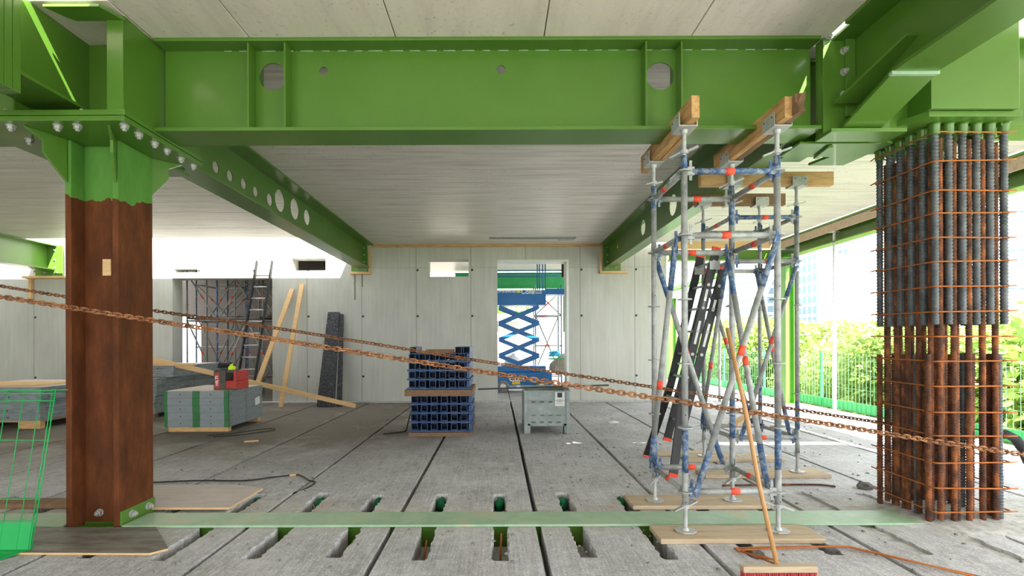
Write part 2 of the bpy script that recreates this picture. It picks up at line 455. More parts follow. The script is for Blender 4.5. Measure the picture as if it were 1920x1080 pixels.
def circle(cx, cy, r, n=28):
    return [(cx + r * math.cos(2 * PI * i / n), cy + r * math.sin(2 * PI * i / n)) for i in range(n)]

def tag(o, label, cat, group=None):
    o['label'] = label; o['category'] = cat
    if group: o['group'] = group
    return o
def thing(name, label, cat, loc=(0, 0, 0), rz=0, group=None):
    o = bpy.data.objects.new(name, None); COL.objects.link(o)
    o.empty_display_size = 0.1
    o.location = loc; o.rotation_euler = (0, 0, rz)
    return tag(o, label, cat, group)
def structure(o):
    o['kind'] = 'structure'; return o
def inst(name, me, parent=None, loc=(0, 0, 0), rot=None, quat=None):
    o = bpy.data.objects.new(name, me); COL.objects.link(o)
    if parent: o.parent = parent
    o.location = loc
    if rot: o.rotation_euler = rot
    if quat is not None:
        o.rotation_mode = 'QUATERNION'; o.rotation_quaternion = quat
    return o
def copy_tree(o, parent=None):
    c = o.copy(); COL.objects.link(c)
    if parent: c.parent = parent
    for ch in list(o.children):
        copy_tree(ch, c)
    return c

def text_mesh(body, size, mat, depth=0.002, bold=0.0):
    cu = bpy.data.curves.new('lettering', 'FONT'); cu.body = body; cu.size = size; cu.extrude = depth; cu.offset = bold
    cu.align_x = 'CENTER'; cu.align_y = 'CENTER'
    o = bpy.data.objects.new('lettering', cu); COL.objects.link(o)
    dg = bpy.context.evaluated_depsgraph_get()
    me = bpy.data.meshes.new_from_object(o.evaluated_get(dg))
    bpy.data.objects.remove(o); bpy.data.curves.remove(cu)
    me.materials.clear(); me.materials.append(MATS[mat])
    return me

# bolts: head, washer and shank pointing along +Z, foot of the washer at the origin
def bolt_mesh(r=0.022):
    m = MB(); m.sm = False
    m.lathe([(r * 1.35, 0), (r * 1.35, r * 0.25), (r * 1.3, r * 0.3)], n=18)
    m.lathe([(r * 1.08, r * 0.3), (r * 1.08, r * 1.25), (r * 0.9, r * 1.4)], n=6)
    m.lathe([(r * 0.62, r * 1.4), (r * 0.62, r * 1.9), (r * 0.5, r * 2.0)], n=12)
    return m.mesh('bolt', 'bolt_metal')
BOLT = bolt_mesh(0.024)
BOLT_S = bolt_mesh(0.018)
def bolt(parent, p, d, me=None, name='bolt'):
    return inst(name, me or BOLT, parent, p, quat=Vector(d).to_track_quat('Z', 'Y'))
# ================================================================== THE SETTING
CEIL = 4.027
J0 = 0.33                     # floor joints at J0 + 1.2 k
def jit(a): return random.uniform(-a, a)

def floor_slab(x0, x1, y0, y1, notch_end, slots=(0.31, 0.885), length=0.62, raw=0.063):
    """one hollow-core plank with two opened cores at one end"""
    g = 0.022
    a, b = x0 + g, x1 - g
    poly = []
    def notch(yend, depth, order):
        pts = []
        for sx in order:
            c = x0 + sx + jit(0.01)
            if c - 0.06 < a or c + 0.06 > b: continue
            L = length + jit(0.05)
            s = 1 if order[0] < order[-1] else -1
            n = 18
            side1 = [(c - s * (raw + (0.02 if i == 0 else 0)) + jit(0.013), yend + depth * L * i / n) for i in range(n + 1)]
            side2 = [(c + s * (raw + (0.02 if i == 0 else 0)) + jit(0.013), yend + depth * L * i / n) for i in range(n, -1, -1)]
            side2[0] = (side2[0][0] - s * 0.012, side2[0][1]); side1[-1] = (side1[-1][0] + s * 0.012, side1[-1][1])
            side1[0] = (side1[0][0], yend); side2[-1] = (side2[-1][0], yend)
            pts += side1 + side2
        return pts
    if notch_end == 'near':      # slots open at the low-Y end
        poly += [(a, y0)] + notch(y0, 1, slots) + [(b, y0), (b, y1), (a, y1)]
    elif notch_end == 'far':
        poly += [(a, y0), (b, y0), (b, y1)] + notch(y1, -1, slots[::-1]) + [(a, y1)]
    else:
        poly = [(a, y0), (b, y0), (b, y1), (a, y1)]
    m = MB()
    m.prism(poly, 'z', -0.17, 0.0)
    m.box(x0 + 0.004, x1 - 0.004, y0 + 0.01, y1 - 0.01, -0.25, -0.1702)
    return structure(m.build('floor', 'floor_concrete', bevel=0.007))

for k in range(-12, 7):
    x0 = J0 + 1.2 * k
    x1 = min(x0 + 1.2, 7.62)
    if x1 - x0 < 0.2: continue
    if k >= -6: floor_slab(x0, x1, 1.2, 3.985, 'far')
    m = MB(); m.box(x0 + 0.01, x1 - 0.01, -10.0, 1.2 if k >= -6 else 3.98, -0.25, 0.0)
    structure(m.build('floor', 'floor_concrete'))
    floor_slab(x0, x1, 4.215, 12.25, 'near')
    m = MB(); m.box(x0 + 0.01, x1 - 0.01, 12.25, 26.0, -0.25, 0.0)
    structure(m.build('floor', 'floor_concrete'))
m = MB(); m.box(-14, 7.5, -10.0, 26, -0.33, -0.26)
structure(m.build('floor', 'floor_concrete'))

# screed strip at the foot of the back wall
m = MB(); m.box(-14, 0.0, 12.14, 12.30, 0.0, 0.03); m.box(1.83, 4.33, 12.14, 12.30, 0.0, 0.03)
structure(m.build('trim_wall_foot', 'rubble', bevel=0.006))

# rubble and mortar spill round the foot of the reinforcement column
m = MB(); nx, ny = 44, 34; grid = []
X0, X1, Y0, Y1 = 2.75, 5.6, 3.2, 4.95
for i in range(nx + 1):
    row = []
    for j in range(ny + 1):
        x = X0 + (X1 - X0) * i / nx; y = Y0 + (Y1 - Y0) * j / ny
        d = math.hypot((x - 4.42) / 1.18, (y - 4.14) / 0.50) + 0.07 * math.sin(x * 9) * math.cos(y * 11)
        h = 0.05 * max(0, 1 - d) ** 0.7 + (0.010 * random.random() if d < 0.98 else 0)
        z = h - (0.02 if d > 0.96 else 0.0)
        row.append(m.bm.verts.new((x, y, z)))
    grid.append(row)
for i in range(nx):
    for j in range(ny):
        m.face([grid[i][j], grid[i + 1][j], grid[i + 1][j + 1], grid[i][j + 1]], True)
sp = m.build('mortar_spill', 'rubble')
tag(sp, 'pale crumbly mortar spread on the floor around the foot of the reinforcement column', 'mortar')
sp['kind'] = 'stuff'

# ---------------------------------------------------------------- ceilings
def ceil_slab(x0, x1, y0, y1, mat, poly=None, th=0.30):
    m = MB()
    if poly: m.prism(poly, 'z', CEIL, CEIL + th)
    else: m.box(x0, x1, y0, y1, CEIL, CEIL + th)
    return structure(m.build('ceiling', mat, bevel=0.006))
g = 0.004
# bay over the camera: planks running front to back
xs = [-2.835, -2.03, -0.83, 0.39, 1.60, 2.74]
for i in range(5):
    ceil_slab(xs[i] + g, xs[i + 1] - g, -10.0, 4.07, 'ceiling_front')
xs = [3.10, 4.3, 5.5, 6.9]
for i in range(3):
    ceil_slab(xs[i] + g, xs[i + 1] - g, -10.0, 3.70, 'ceiling_front')
for i, x in enumerate((-14.5, -12.3, -10.1, -7.9, -5.7)):
    ceil_slab(x + g, x + 2.2 - g if i < 4 else -3.62, -10.0, 3.94, 'ceiling_front')
ceil_slab(-3.62, -2.845, -10.0, 3.20, 'ceiling_front')
ceil_slab(-3.62, -2.845, 3.505, 4.07, 'ceiling_front')
# rear bays: planks running side to side
def rear_bay(x0, x1, ys, mat='ceiling_rear'):
    for a, b in zip(ys[:-1], ys[1:]):
        ceil_slab(x0, x1, a + g, b - g, mat)
rear_bay(-3.40, 2.84, [4.08, 5.75, 6.95, 8.15, 9.35, 10.55, 11.75, 12.30])
rear_bay(-14.5, -3.44, [4.10, 5.0, 6.2, 7.4, 8.15, 9.2, 10.45, 11.42])
rear_bay(2.88, 6.92, [4.10, 5.3, 6.5, 7.7, 8.9, 10.1, 11.3, 12.1])
# rear rooms
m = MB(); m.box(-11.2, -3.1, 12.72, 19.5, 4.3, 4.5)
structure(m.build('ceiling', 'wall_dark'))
m = MB(); m.box(-3.05, 5.6, 12.72, 17.3, 4.05, 4.35)  # partial ceiling added to shade the lift; open end lets sun reach far wall
structure(m.build('ceiling', 'ceiling_rear'))

# ---------------------------------------------------------------- walls
outer = [(-14.5, 0), (-8.33, 0), (-8.33, 3.19), (-5.77, 3.19), (-5.77, 0), (0, 0), (0, 3.64), (1.83, 3.64), (1.83, 0), (4.33, 0), (4.33, CEIL - .005), (-3.6, CEIL - .005), (-3.6, 5.2), (-14.5, 5.2)]
holes = [[(-1.776, 3.21), (-0.738, 3.21), (-0.738, 3.65), (-1.776, 3.65)],
         [(-5.26, 3.38), (-4.40, 3.38), (-4.40, 3.69), (-5.26, 3.69)],
         [(-8.28, 3.34), (-7.68, 3.34), (-7.68, 3.43), (-8.28, 3.43)]]
m = MB(); m.prism(outer, 'y', 12.30, 12.70, holes)
structure(m.build('wall_back', 'wall_concrete'))
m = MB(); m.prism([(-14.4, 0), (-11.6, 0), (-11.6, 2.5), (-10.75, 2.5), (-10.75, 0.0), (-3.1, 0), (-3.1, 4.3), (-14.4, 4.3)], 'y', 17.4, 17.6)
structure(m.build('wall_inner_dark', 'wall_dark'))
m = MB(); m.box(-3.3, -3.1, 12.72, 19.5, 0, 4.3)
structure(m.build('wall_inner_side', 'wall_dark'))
m = MB(); m.box(-3.0, 5.6, 21.0, 21.2, 0, 4.2)
structure(m.build('wall_far_room', 'wall_white'))
m = MB(); m.box(-14.7, -14.5, -10.0, 19.5, 0, 5.2)
structure(m.build('wall_left', 'wall_concrete'))

# pale plaster jamb of the doorway
m = MB(); m.box(1.77, 1.83, 12.30, 12.72, 0, 3.64); m.box(0.0, 1.77, 12.31, 12.72, 3.59, 3.64)
structure(m.build('trim_doorway', 'white_metal'))

# timber strips along the top of the back wall and round the girder pockets
m = MB()
m.box(-3.22, 2.70, 12.235, 12.295, 3.965, 4.025)
structure(m.build('trim_wall_top', 'timber_beam_cross', bevel=0.004))
for (a, b, s) in ((-3.74, -3.30, 1), (2.68, 3.16, -1)):
    m = MB()
    if s > 0:
        m.box(b + 0.01, b + 0.07, 12.24, 12.295, 3.33, 3.96)
        m.box(a - 0.01, b + 0.08, 12.16, 12.295, 3.265, 3.325)
    else:
        m.box(a - 0.07, a - 0.01, 12.24, 12.295, 3.33, 3.96)
        m.box(a - 0.08, b + 0.15, 12.16, 12.295, 3.265, 3.325)
    structure(m.build('trim_girder_pocket', 'timber_new', bevel=0.004))

# ================================================================== STEELWORK
# ---- main transverse beam
beam = thing('transverse_beam', 'wide green steel beam spanning the view under the front ceiling, holes in its web', 'beam', (0, 4.08, 3.27))
def local(m, root):
    bmesh.ops.translate(m.bm, verts=m.bm.verts[:], vec=-Vector(root.location)); return m
XL, XR = -2.81, 2.66
m = MB(); m.box(XL, XR, 3.93, 4.235, 3.998, 4.026); local(m, beam).build('top_flange', 'green_paint', beam, 0.003)
m = MB(); m.box(XL, XR, 3.93, 4.235, 3.262, 3.292); local(m, beam).build('bottom_flange', 'green_paint', beam, 0.003)
m = MB()
def onbeam(px, py, Y=4.07): return ((px - 933) * Y / 900, EYE + (642 - py) * Y / 900)
hl = []
for px, py, r in ((513, 142, 0.118), (1240, 143, 0.118), (608, 131, 0.036), (941, 130, 0.038)):
    cx, cz = onbeam(px, py); hl.append(circle(cx, cz, r))
m.prism([(XL, 3.292), (XR, 3.292), (XR, 3.998), (XL, 3.998)], 'y', 4.072, 4.09, hl)
local(m, beam).build('web', 'green_paint', beam)
for px in (466, 535, 1214, 1281):
    x = (px - 933) * 3.95 / 900
    m = MB(); m.box(x - 0.007, x + 0.007, 3.955, 4.072, 3.292, 3.998)
    local(m, beam).build('stiffener', 'green_paint', beam)
    m = MB(); m.box(x - 0.007, x + 0.007, 4.09, 4.21, 3.292, 3.998)
    local(m, beam).build('stiffener', 'green_paint', beam)
# weld run on the lower flange edge and under the top flange
m = MB()
x = XL + 0.5
while x < XR - 0.2:
    L = 0.09 + jit(0.03)
    m.tube((x, 4.069, 3.995), (x + L, 4.069, 3.995), 0.004, 6); x += L + 0.07 + jit(0.02)
local(m, beam).build('weld', 'white_metal' if False else 'green_paint_worn', beam)
m = MB(); m.box(2.40, 2.66, 4.0, 4.07, 3.292, 3.30); m.quadplate([(2.38, 4.03, 3.96), (2.66, 4.03, 3.96), (2.66, 4.03, 3.30), (2.30, 4.03, 3.30)], 0.012)

# ---- right-hand depth girder in the foreground (runs over the camera) with its splice plates
gr = thing('haunched_girder', 'green girder in the top right corner, with bolted end plate and sloping haunch', 'beam', (2.95, 3.9, 3.25))
def gp(m, n, bev=0.0, mat='green_paint'): return local(m, gr).build(n, mat, gr, bev)
m = MB(); m.box(2.942, 2.958, -10.0, 3.95, 3.45, 4.02); m.prism([(3.30, 3.45), (3.95, 3.27), (3.95, 3.45)], 'x', 2.942, 2.958); gp(m, 'web')
m = MB(); m.box(2.80, 3.12, -10.0, 3.40, 3.425, 3.45); gp(m, 'bottom_flange', 0.003)
m = MB(); m.quadplate([(2.80, 3.40, 3.425), (3.12, 3.40, 3.425), (3.12, 3.97, 3.235), (2.80, 3.97, 3.235)], 0.024); gp(m, 'haunch_flange', 0.002)
m = MB(); m.box(2.79, 3.13, 3.385, 3.42, 3.405, 3.43); gp(m, 'weld', 0.004, 'green_paint_worn')
m = MB(); m.quadplate([(2.73, 3.88, 3.45), (2.94, 3.88, 3.45), (2.94, 3.35, 3.66), (2.86, 3.35, 3.66)], 0.02); gp(m, 'stiffener')
m = MB(); m.box(2.72, 3.18, -10.0, 3.75, 3.995, 4.025); m.box(2.765, 3.18, 3.75, 4.09, 3.995, 4.025); gp(m, 'top_flange', 0.003)
m = MB(); m.box(2.69, 3.24, 3.955, 4.0, 3.235, 4.02); gp(m, 'end_plate', 0.003)
m = MB(); m.box(2.69, 3.24, 4.003, 4.05, 3.235, 4.02); gp(m, 'end_plate', 0.003)
m = MB(); m.box(2.86, 2.94, 3.93, 3.955, 3.36, 4.0); gp(m, 'weld', 0.004)
for px, py in ((1556, 70), (1584, 69), (1584, 98), (1584, 138), (1584, 180)):
    bolt(gr.children[6], Vector(((px - 933) * 3.955 / 900, 3.955, EYE + (642 - py) * 3.955 / 900)) - gr.location, (0, -1, 0))
m = MB(); m.box(2.69, 3.30, 3.86, 4.06, 3.205, 3.235); gp(m, 'base_plate', 0.003)

# ---- rear depth girders
def depth_girder(name, label, xw, xb0, xb1, xt0, xt1, y0, y1, hz, plate, bolts_x, holes, hb, start_haunch=True):
    t = thing(name, label, 'beam', (xw, y1, hz))
    def p(m, n, bev=0.0): return local(m, t).build(n, 'green_paint', t, bev)
    m = MB()
    poly = [(y0, hz), (y1, hz), (y1, 4.0), (y0, 4.0)]
    m.prism(poly, 'x', xw - 0.007, xw + 0.007, [circle(a, b, r) for a, b, r in holes])
    p(m, 'web')
    m = MB(); m.box(xb0, xb1, y0, y1, hz - 0.025, hz); p(m, 'bottom_flange', 0.003)
    m = MB(); m.box(xt0, xt1, y0, y1, 4.0, 4.026); p(m, 'top_flange', 0.003)
    if plate:
        m = MB(); m.box(plate[0], plate[1], y1, y1 + 0.03, plate[2], 4.02); ep_ = p(m, 'end_plate', 0.003)
        for bx, bz in bolts_x:
            bolt(ep_, Vector((bx, y1, bz)) - t.location, (0, -1, 0), BOLT_S)
    if start_haunch:
        m = MB(); m.box(xb0, xb1, y0 - 0.02, y0 + 0.45, hz - 0.16, hz - 0.135)
        m.prism([(y0, hz - 0.135), (y0 + 0.42, hz - 0.135), (y0 + 0.7, hz), (y0, hz)], 'x', xw - 0.007, xw + 0.007)
        p(m, 'haunch')
    return t
HL = [(5.83, 3.66, .07), (6.14, 3.66, .07), (6.47, 3.67, .07), (6.79, 3.66, .07), (7.21, 3.675, .09), (7.55, 3.76, .17), (8.10, 3.78, .17), (8.62, 3.775, .135)]
lg = depth_girder('rear_girder', 'green girder running back from the rusty column, a row of round holes in it', -3.42, -3.59, -3.25, -3.68, -3.15, 4.62, 12.22, 3.44,
             (-3.72, -3.31, 3.335), [(-3.39, 3.93), (-3.39, 3.76), (-3.39, 3.58), (-3.39, 3.42), (-3.58, 3.42)], HL, 0)
rg = depth_girder('rear_girder', 'green steel girder running back behind the scaffold towers to the concrete wall', 2.86, 2.74, 2.97, 2.625, 3.08, 4.26, 12.22, 3.44,
             (2.70, 3.14, 3.335), [(2.80, 3.93), (2.80, 3.74), (2.80, 3.56), (2.80, 3.42), (3.02, 3.42)], [(7.8, 3.74, .17), (9.4, 3.76, .15), (11.4, 3.78, .05)], 0)
fl = depth_girder('rear_girder', 'pale sunlit green girder end at the far left edge, bolted above the grey wall', -11.45, -11.62, -11.25, -11.7, -11.2, 6.0, 12.2, 3.42,
             (-11.75, -11.05, 3.25), [(-11.25, 3.9), (-11.25, 3.65), (-11.25, 3.45), (-11.5, 3.33), (-11.2, 3.33)], [], 0, False)
m = MB(); m.box(-12.0, -10.9, 12.1, 12.29, 3.18, 3.24); m.box(-11.95, -11.87, 12.22, 12.29, 2.6, 3.18)
structure(m.build('trim_girder_pocket', 'timber_new', bevel=0.004))

# ---- left node above the rusty column
node = thing('connection_node', 'green welded steel joint with thick bolted plates on top of the rusty column', 'steel joint', (-3.35, 4.1, 3.2))
def np_(m, n, bev=0.0, mat='green_paint'): return local(m, node).build(n, mat, node, bev)
m = MB(); m.box(-4.12, -2.81, 3.62, 4.59, 3.205, 3.242); np_(m, 'base_plate', 0.003, 'green_paint')
m = MB(); m.box(-4.12, -2.81, 3.625, 4.585, 3.25, 3.29); np_(m, 'upper_plate', 0.003)
m = MB(); m.prism([(3.30, 3.40), (3.86, 3.40), (4.55, 3.29), (4.55, 4.02), (3.30, 4.02)], 'x', -3.43, -3.41); np_(m, 'web')
m = MB(); m.box(-3.66, -3.27, 3.30, 3.82, 3.375, 3.40); np_(m, 'bottom_flange', 0.003)
m = MB(); m.quadplate([(-3.66, 3.82, 3.388), (-3.27, 3.82, 3.388), (-3.27, 4.02, 3.30), (-3.66, 4.02, 3.30)], 0.024); np_(m, 'haunch_flange', 0.002)
m = MB(); m.box(-3.41, -2.86, 4.02, 4.04, 3.29, 4.02); np_(m, 'cross_plate')
m = MB(); m.box(-2.858, -2.84, 3.665, 4.58, 3.29, 4.022); np_(m, 'side_plate')
m = MB(); m.box(-2.965, -2.84, 3.65, 3.665, 3.29, 3.98); np_(m, 'stiffener', 0.002)
m = MB(); m.box(-2.972, -2.958, 3.665, 4.02, 3.29, 3.98); np_(m, 'stiffener', 0.002)
m = MB(); m.prism([(-3.31, 3.50), (-2.90, 3.50), (-2.83, 3.66), (-3.2, 3.66), (-3.24, 3.62)], 'z', 3.98, 4.0); np_(m, 'cap_plate', 0.002)
m = MB(); m.box(-4.05, -3.27, 3.19, 3.243, 3.24, 4.02); np_(m, 'end_plate', 0.003)
m = MB(); m.box(-4.05, -3.27, 3.247, 3.30, 3.24, 4.02); np_(m, 'end_plate', 0.003)
m = MB(); m.box(-4.6, -3.43, 4.06, 4.08, 3.29, 4.0); m.box(-4.6, -3.43, 3.93, 4.235, 3.26, 3.289); m.box(-4.6, -4.12, 3.93, 4.235, 3.262, 3.289); np_(m, 'left_beam_stub')
m = MB(); m.box(-3.69, -3.675, 3.66, 4.0, 3.29, 3.45); m.quadplate([(-3.66, 3.68, 3.29), (-3.66, 3.95, 3.29), (-3.66, 3.95, 3.42)], 0.015); np_(m, 'stiffener')
for px in (17, 105, 142, 230):
    Y = 3.70; bolt(node, Vector(((px - 933) * Y / 900 + 0.02, Y, 3.205)) - node.location, (0, 0, -1))
for px in (262, 291, 314, 340, 363):
    Y = 2.87 * 900 / (933 - px); bolt(node, Vector((-2.87, Y, 3.205)) - node.location, (0, 0, -1))
for px, Y in ((57, 3.95), (228, 3.72), (155, 3.72), (12, 3.72)):
    s = 1 if Y == 3.72 else -1
    bolt(node, Vector(((px - 933) * Y / 900, Y, 3.29 if s > 0 else 3.205)) - node.location, (0, 0, s))
# front left girder, mostly cut by the picture's corner
fg = thing('front_girder', 'green girder with bolted end plate in the top left corner, cut by the frame', 'beam', (-3.6, 2.9, 3.3))
m = MB(); m.box(-3.61, -3.59, 1.6, 3.17, 3.42, 4.0); local(m, fg).build('web', 'green_paint', fg)
m = MB(); m.box(-3.80, -3.40, 1.6, 3.17, 3.395, 3.42); local(m, fg).build('bottom_flange', 'green_paint', fg)
m = MB(); m.box(-4.05, -3.27, 3.14, 3.187, 3.24, 4.02); local(m, fg).build('end_plate', 'green_paint', fg, 0.003)
for z in (3.97, 3.77, 3.68, 3.5):
    bolt(fg.children[-1], Vector((-3.33, 3.14, z)) - fg.location, (0, -1, 0))

# ---- rusty H column
col = thing('steel_column', 'rust-brown steel H column standing on the floor at the left, its top painted green', 'column', (-3.35, 4.16, 0))
m = MB(); m.box(-3.57, -3.52, 3.965, 4.36, -0.02, 3.204); local(m, col).build('flange', 'rusty_column', col, 0.004)
m = MB(); m.box(-3.18, -3.13, 3.965, 4.36, -0.02, 3.204); local(m, col).build('flange', 'rusty_column', col, 0.004)
m = MB(); m.box(-3.52, -3.18, 4.10, 4.20, -0.02, 3.204); local(m, col).build('web', 'rusty_column', col)
def gusset(cx, cy, dx, dy):
    def Q(t, z): return (cx + dx * t, cy + dy * t, z)
    m = MB(); m.quadplate([Q(0, 3.204), Q(1, 3.204), Q(0.56, 3.135), Q(0.56, 3.04), Q(0, 2.85)], 0.02)
    local(m, col).build('gusset', 'green_paint', col, 0.002)
gusset(-3.55, 3.96, -0.10, -0.27); gusset(-3.15, 3.96, 0.165, -0.27); gusset(-3.15, 4.36, 0.18, 0.17); gusset(-3.55, 4.36, -0.18, 0.17)
m = MB(); m.box(-3.36, -3.29, 4.085, 4.1, 2.10, 2.24)
local(m, col).build('paper_label', 'timber_new', col)['label'] = 'small tan label stuck on the web'
# floor cleats and bolts
m = MB(); m.box(-3.13, -3.115, 3.97, 4.36, 0.0, 0.13); m.box(-3.13, -2.98, 3.97, 4.02, 0.0, 0.012); local(m, col).build('cleat', 'green_paint', col, 0.003)
bolt(col, Vector((-3.115, 4.08, 0.075)) - col.location, (1, 0, 0)); bolt(col, Vector((-3.115, 4.27, 0.075)) - col.location, (1, 0, 0))
bolt(col, Vector((-3.40, 4.10, 0.08)) - col.location, (0, -1, 0))

# ---- floor beam whose worn top flange shows between the slab ends
fb = thing('floor_beam', 'pale worn green steel flange lying flush in the floor across the whole foreground', 'beam', (0, 4.1, 0))
m = MB(); m.box(-3.10, 3.5, 3.95, 4.25, 0.003, 0.022); m.box(-14, -3.60, 3.95, 4.25, 0.003, 0.022); m.box(4.3, 7.5, 3.95, 4.25, 0.003, 0.022)
local(m, fb).build('top_flange', ['green_paint_worn'], fb, 0.002)
m = MB(); m.box(-14, 7.5, 4.09, 4.11, -0.6, 0.003); m.box(-14, 7.5, 3.998, 4.002, -0.6, 0.003)
local(m, fb).build('web', 'green_paint', fb)

# ---- right edge: column, edge beams
eb = thing('edge_beam', 'green edge beam with a timber board along it, at the open right side of the hall', 'beam', (7.1, 8, 3.6))
def ep(m, n, mat='green_paint', bev=0.0): return local(m, eb).build(n, mat, eb, bev)
m = MB(); m.box(7.10, 7.12, 1.0, 12.1, 3.61, 3.98); ep(m, 'web')
m = MB(); m.box(6.98, 7.24, 1.0, 12.1, 3.58, 3.605); ep(m, 'bottom_flange')
m = MB(); m.box(6.94, 7.28, 1.0, 12.1, 3.98, 4.02); ep(m, 'top_flange')
m = MB(); m.box(6.95, 6.99, 1.0, 12.0, 3.80, 3.975); ep(m, 'timber_board', 'plank', 0.004)
xb = thing('edge_beam', 'green cross beam with a timber board on top, behind the rear scaffold tower', 'beam', (5.7, 12.2, 3.6))
m = MB(); m.box(4.35, 7.24, 12.14, 12.16, 3.60, 3.84); m.box(4.35, 7.24, 12.04, 12.26, 3.57, 3.595); local(m, xb).build('web', 'green_paint', xb)
m = MB(); m.box(4.35, 7.0, 12.05, 12.10, 3.86, 4.02); local(m, xb).build('timber_board', 'timber_new', xb, 0.004)
def h_post(label, x, y, z1, w=0.22):
    t = thing('edge_column', label, 'column', (x, y, 0))
    m = MB(); m.box(-w / 2, -w / 2 + 0.02, -w / 2, w / 2, 0, z1); m.box(w / 2 - 0.02, w / 2, -w / 2, w / 2, 0, z1); m.box(-w / 2 + 0.02, w / 2 - 0.02, -0.01, 0.01, 0, z1)
    m.build('shaft', 'post_green', t)
    m = MB(); m.box(-w * .7, w * .7, -w * .7, w * .7, 0, 0.02); m.build('base_plate', 'post_green', t)
    m = MB(); m.box(-w * .7, w * .7, -w * .7, w * .7, z1 - 0.03, z1 - .003); m.build('cap_plate', 'post_green', t)
h_post('bright green steel column at the open edge, right of the rear scaffold tower', 7.1, 11.75, 3.57)
h_post('distant green post at the open edge, left of the black ladder', 7.1, 19.6, 3.3, 0.3)
fe = thing('edge_beam', 'distant green edge beam rising to the right behind the black ladder', 'beam', (7.1, 20, 3.3))
m = MB(); m.box(7.0, 7.2, 14.5, 25.5, 3.58, 3.61); m.box(7.09, 7.11, 14.5, 25.5, 3.61, 3.75); local(m, fe).build('flange', 'post_green', fe)
m = MB(); m.box(7.05, 7.15, 25.3, 25.45, 0, 3.58); local(m, fe).build('post', 'post_green', fe)

# props
def prop(label, x, y, top, mat):
    t = thing('steel_prop', label, 'prop', (x, y, 0))
    m = MB(); m.tube((0, 0, 0.008), (0, 0, 1.9), 0.035, 12); m.build('outer_tube', mat, t)
    m = MB(); m.tube((0, 0, 1.9), (0, 0, top - 0.01), 0.026, 12); m.build('inner_tube', mat, t)
    m = MB(); m.box(-.07, .07, -.07, .07, 0, 0.008); m.build('base_plate', mat, t)
    m = MB(); m.box(-.07, .07, -.07, .07, top - 0.01, top - .002); m.build('head_plate', mat, t)
    m = MB(); m.tube((-0.07, 0, 1.86), (0.07, 0, 1.86), 0.012, 8); m.lathe([(0.055, 1.84), (0.055, 1.88)], n=12); m.build('collar', mat, t)
prop('white steel prop under the timber board at the open right edge', 7.02, 10.0, 3.80, 'white_metal')
prop('thin grey prop standing behind the black ladder, under the cross beam', 5.62, 12.15, 3.57, 'galvanised')

ch = thing('ceiling_channel', 'thin dark metal channel outline fixed under the ceiling just before the back wall', 'channel', (0.86, 11.5, CEIL))
m = MB(); m.path([(-1.03, -.03, -.012), (1.0, -.05, -.012), (1.03, 0, -.012), (1.0, .06, -.012), (-1.0, .06, -.012), (-1.04, .02, -.012)], .011, 6, closed=True); m.build('frame', 'tube_grey', ch)
m = MB(); m.box(.62, 1.0, .2, .26, -.012, -.002); m.build('cover', 'tube_grey', ch)
# ================================================================== REINFORCEMENT COLUMN
def ribbed(L, r, pitch, amp, n=12, skew=0.0):
    """bar along +Z with slanting ribs"""
    m = MB(); rings = []
    k = int(L / (pitch / 4))
    for i in range(k + 1):
        z = L * i / k
        ring_ = []
        for j in range(n):
            a = 2 * PI * j / n
            ph = (z + skew * a / (2 * PI)) / pitch * 2 * PI
            s = max(0.0, math.sin(ph)) ** 1.2
            rr = r + amp * s
            ring_.append(m.bm.verts.new((rr * math.cos(a), rr * math.sin(a), z)))
        rings.append(ring_)
    for a, b in zip(rings[:-1], rings[1:]): m.bridge(a, b, True)
    m.face(rings[0][::-1], False); m.face(rings[-1], False)
    return m
CAPZ = 3.315
cage = thing('reinforcement_column', 'square column of thick ribbed grey and rusty bars tied by thin rusty hoops', 'reinforcement', (3.90, 4.25, 0))
gm = ribbed(1.60, 0.0235, 0.030, 0.0062, 12, 0.030).mesh('grey_bar', 'grey_bar')
rm = ribbed(3.16, 0.0195, 0.022, 0.0048, 10, 0.022).mesh('rusty_bar', 'rust_bar')
lm = ribbed(1.40, 0.0205, 0.026, 0.0055, 12, 0.026).mesh('lower_bar', 'rust_bar')
lg2 = ribbed(1.40, 0.0205, 0.026, 0.0055, 12, 0.026).mesh('lower_bar', 'grey_bar')
h = 0.285
pos = []
for i in range(6):
    t = -h + 2 * h * i / 5
    pos += [(t, -h), (t, h)]
    if 0 < i < 5: pos += [(-h, t), (h, t)]
for (x, y) in pos:
    inst('grey_bar', gm, cage, (x, y, 1.655), rot=(0, 0, random.random() * 6))
step = 2 * h / 5
for i in range(5):
    t = -h + step * (i + 0.5)
    for (x, y) in ((t, -h + 0.014), (t, h - 0.014), (-h + 0.014, t), (h - 0.014, t)):
        s = random.uniform(0.985, 1.0)
        o = inst('rusty_bar', rm, cage, (x + jit(.004), y + jit(.004), 0.03 + jit(.01)), rot=(0, 0, random.random() * 6)); o.scale = (1, 1, s)
k = 0
for i in range(6):
    t = -h + 2 * h * i / 5 - 0.018
    for (x, y) in ([(t, -h + 0.03), (t, h - 0.03)] + ([(-h + 0.03, t), (h - 0.03, t)] if 0 < i < 5 else [])):
        if k in (2, 9, 14): k += 1; continue
        inst('lower_bar', lm if k % 5 != 3 else lg2, cage, (x + jit(.01), y + jit(.008), jit(.02)), rot=(R(jit(0.4)), R(jit(0.4)), random.random() * 6)); k += 1
inst('rusty_bar', rm, cage, (-h + 0.10, -h + 0.05, 0.03)).scale = (1, 1, 0.8)
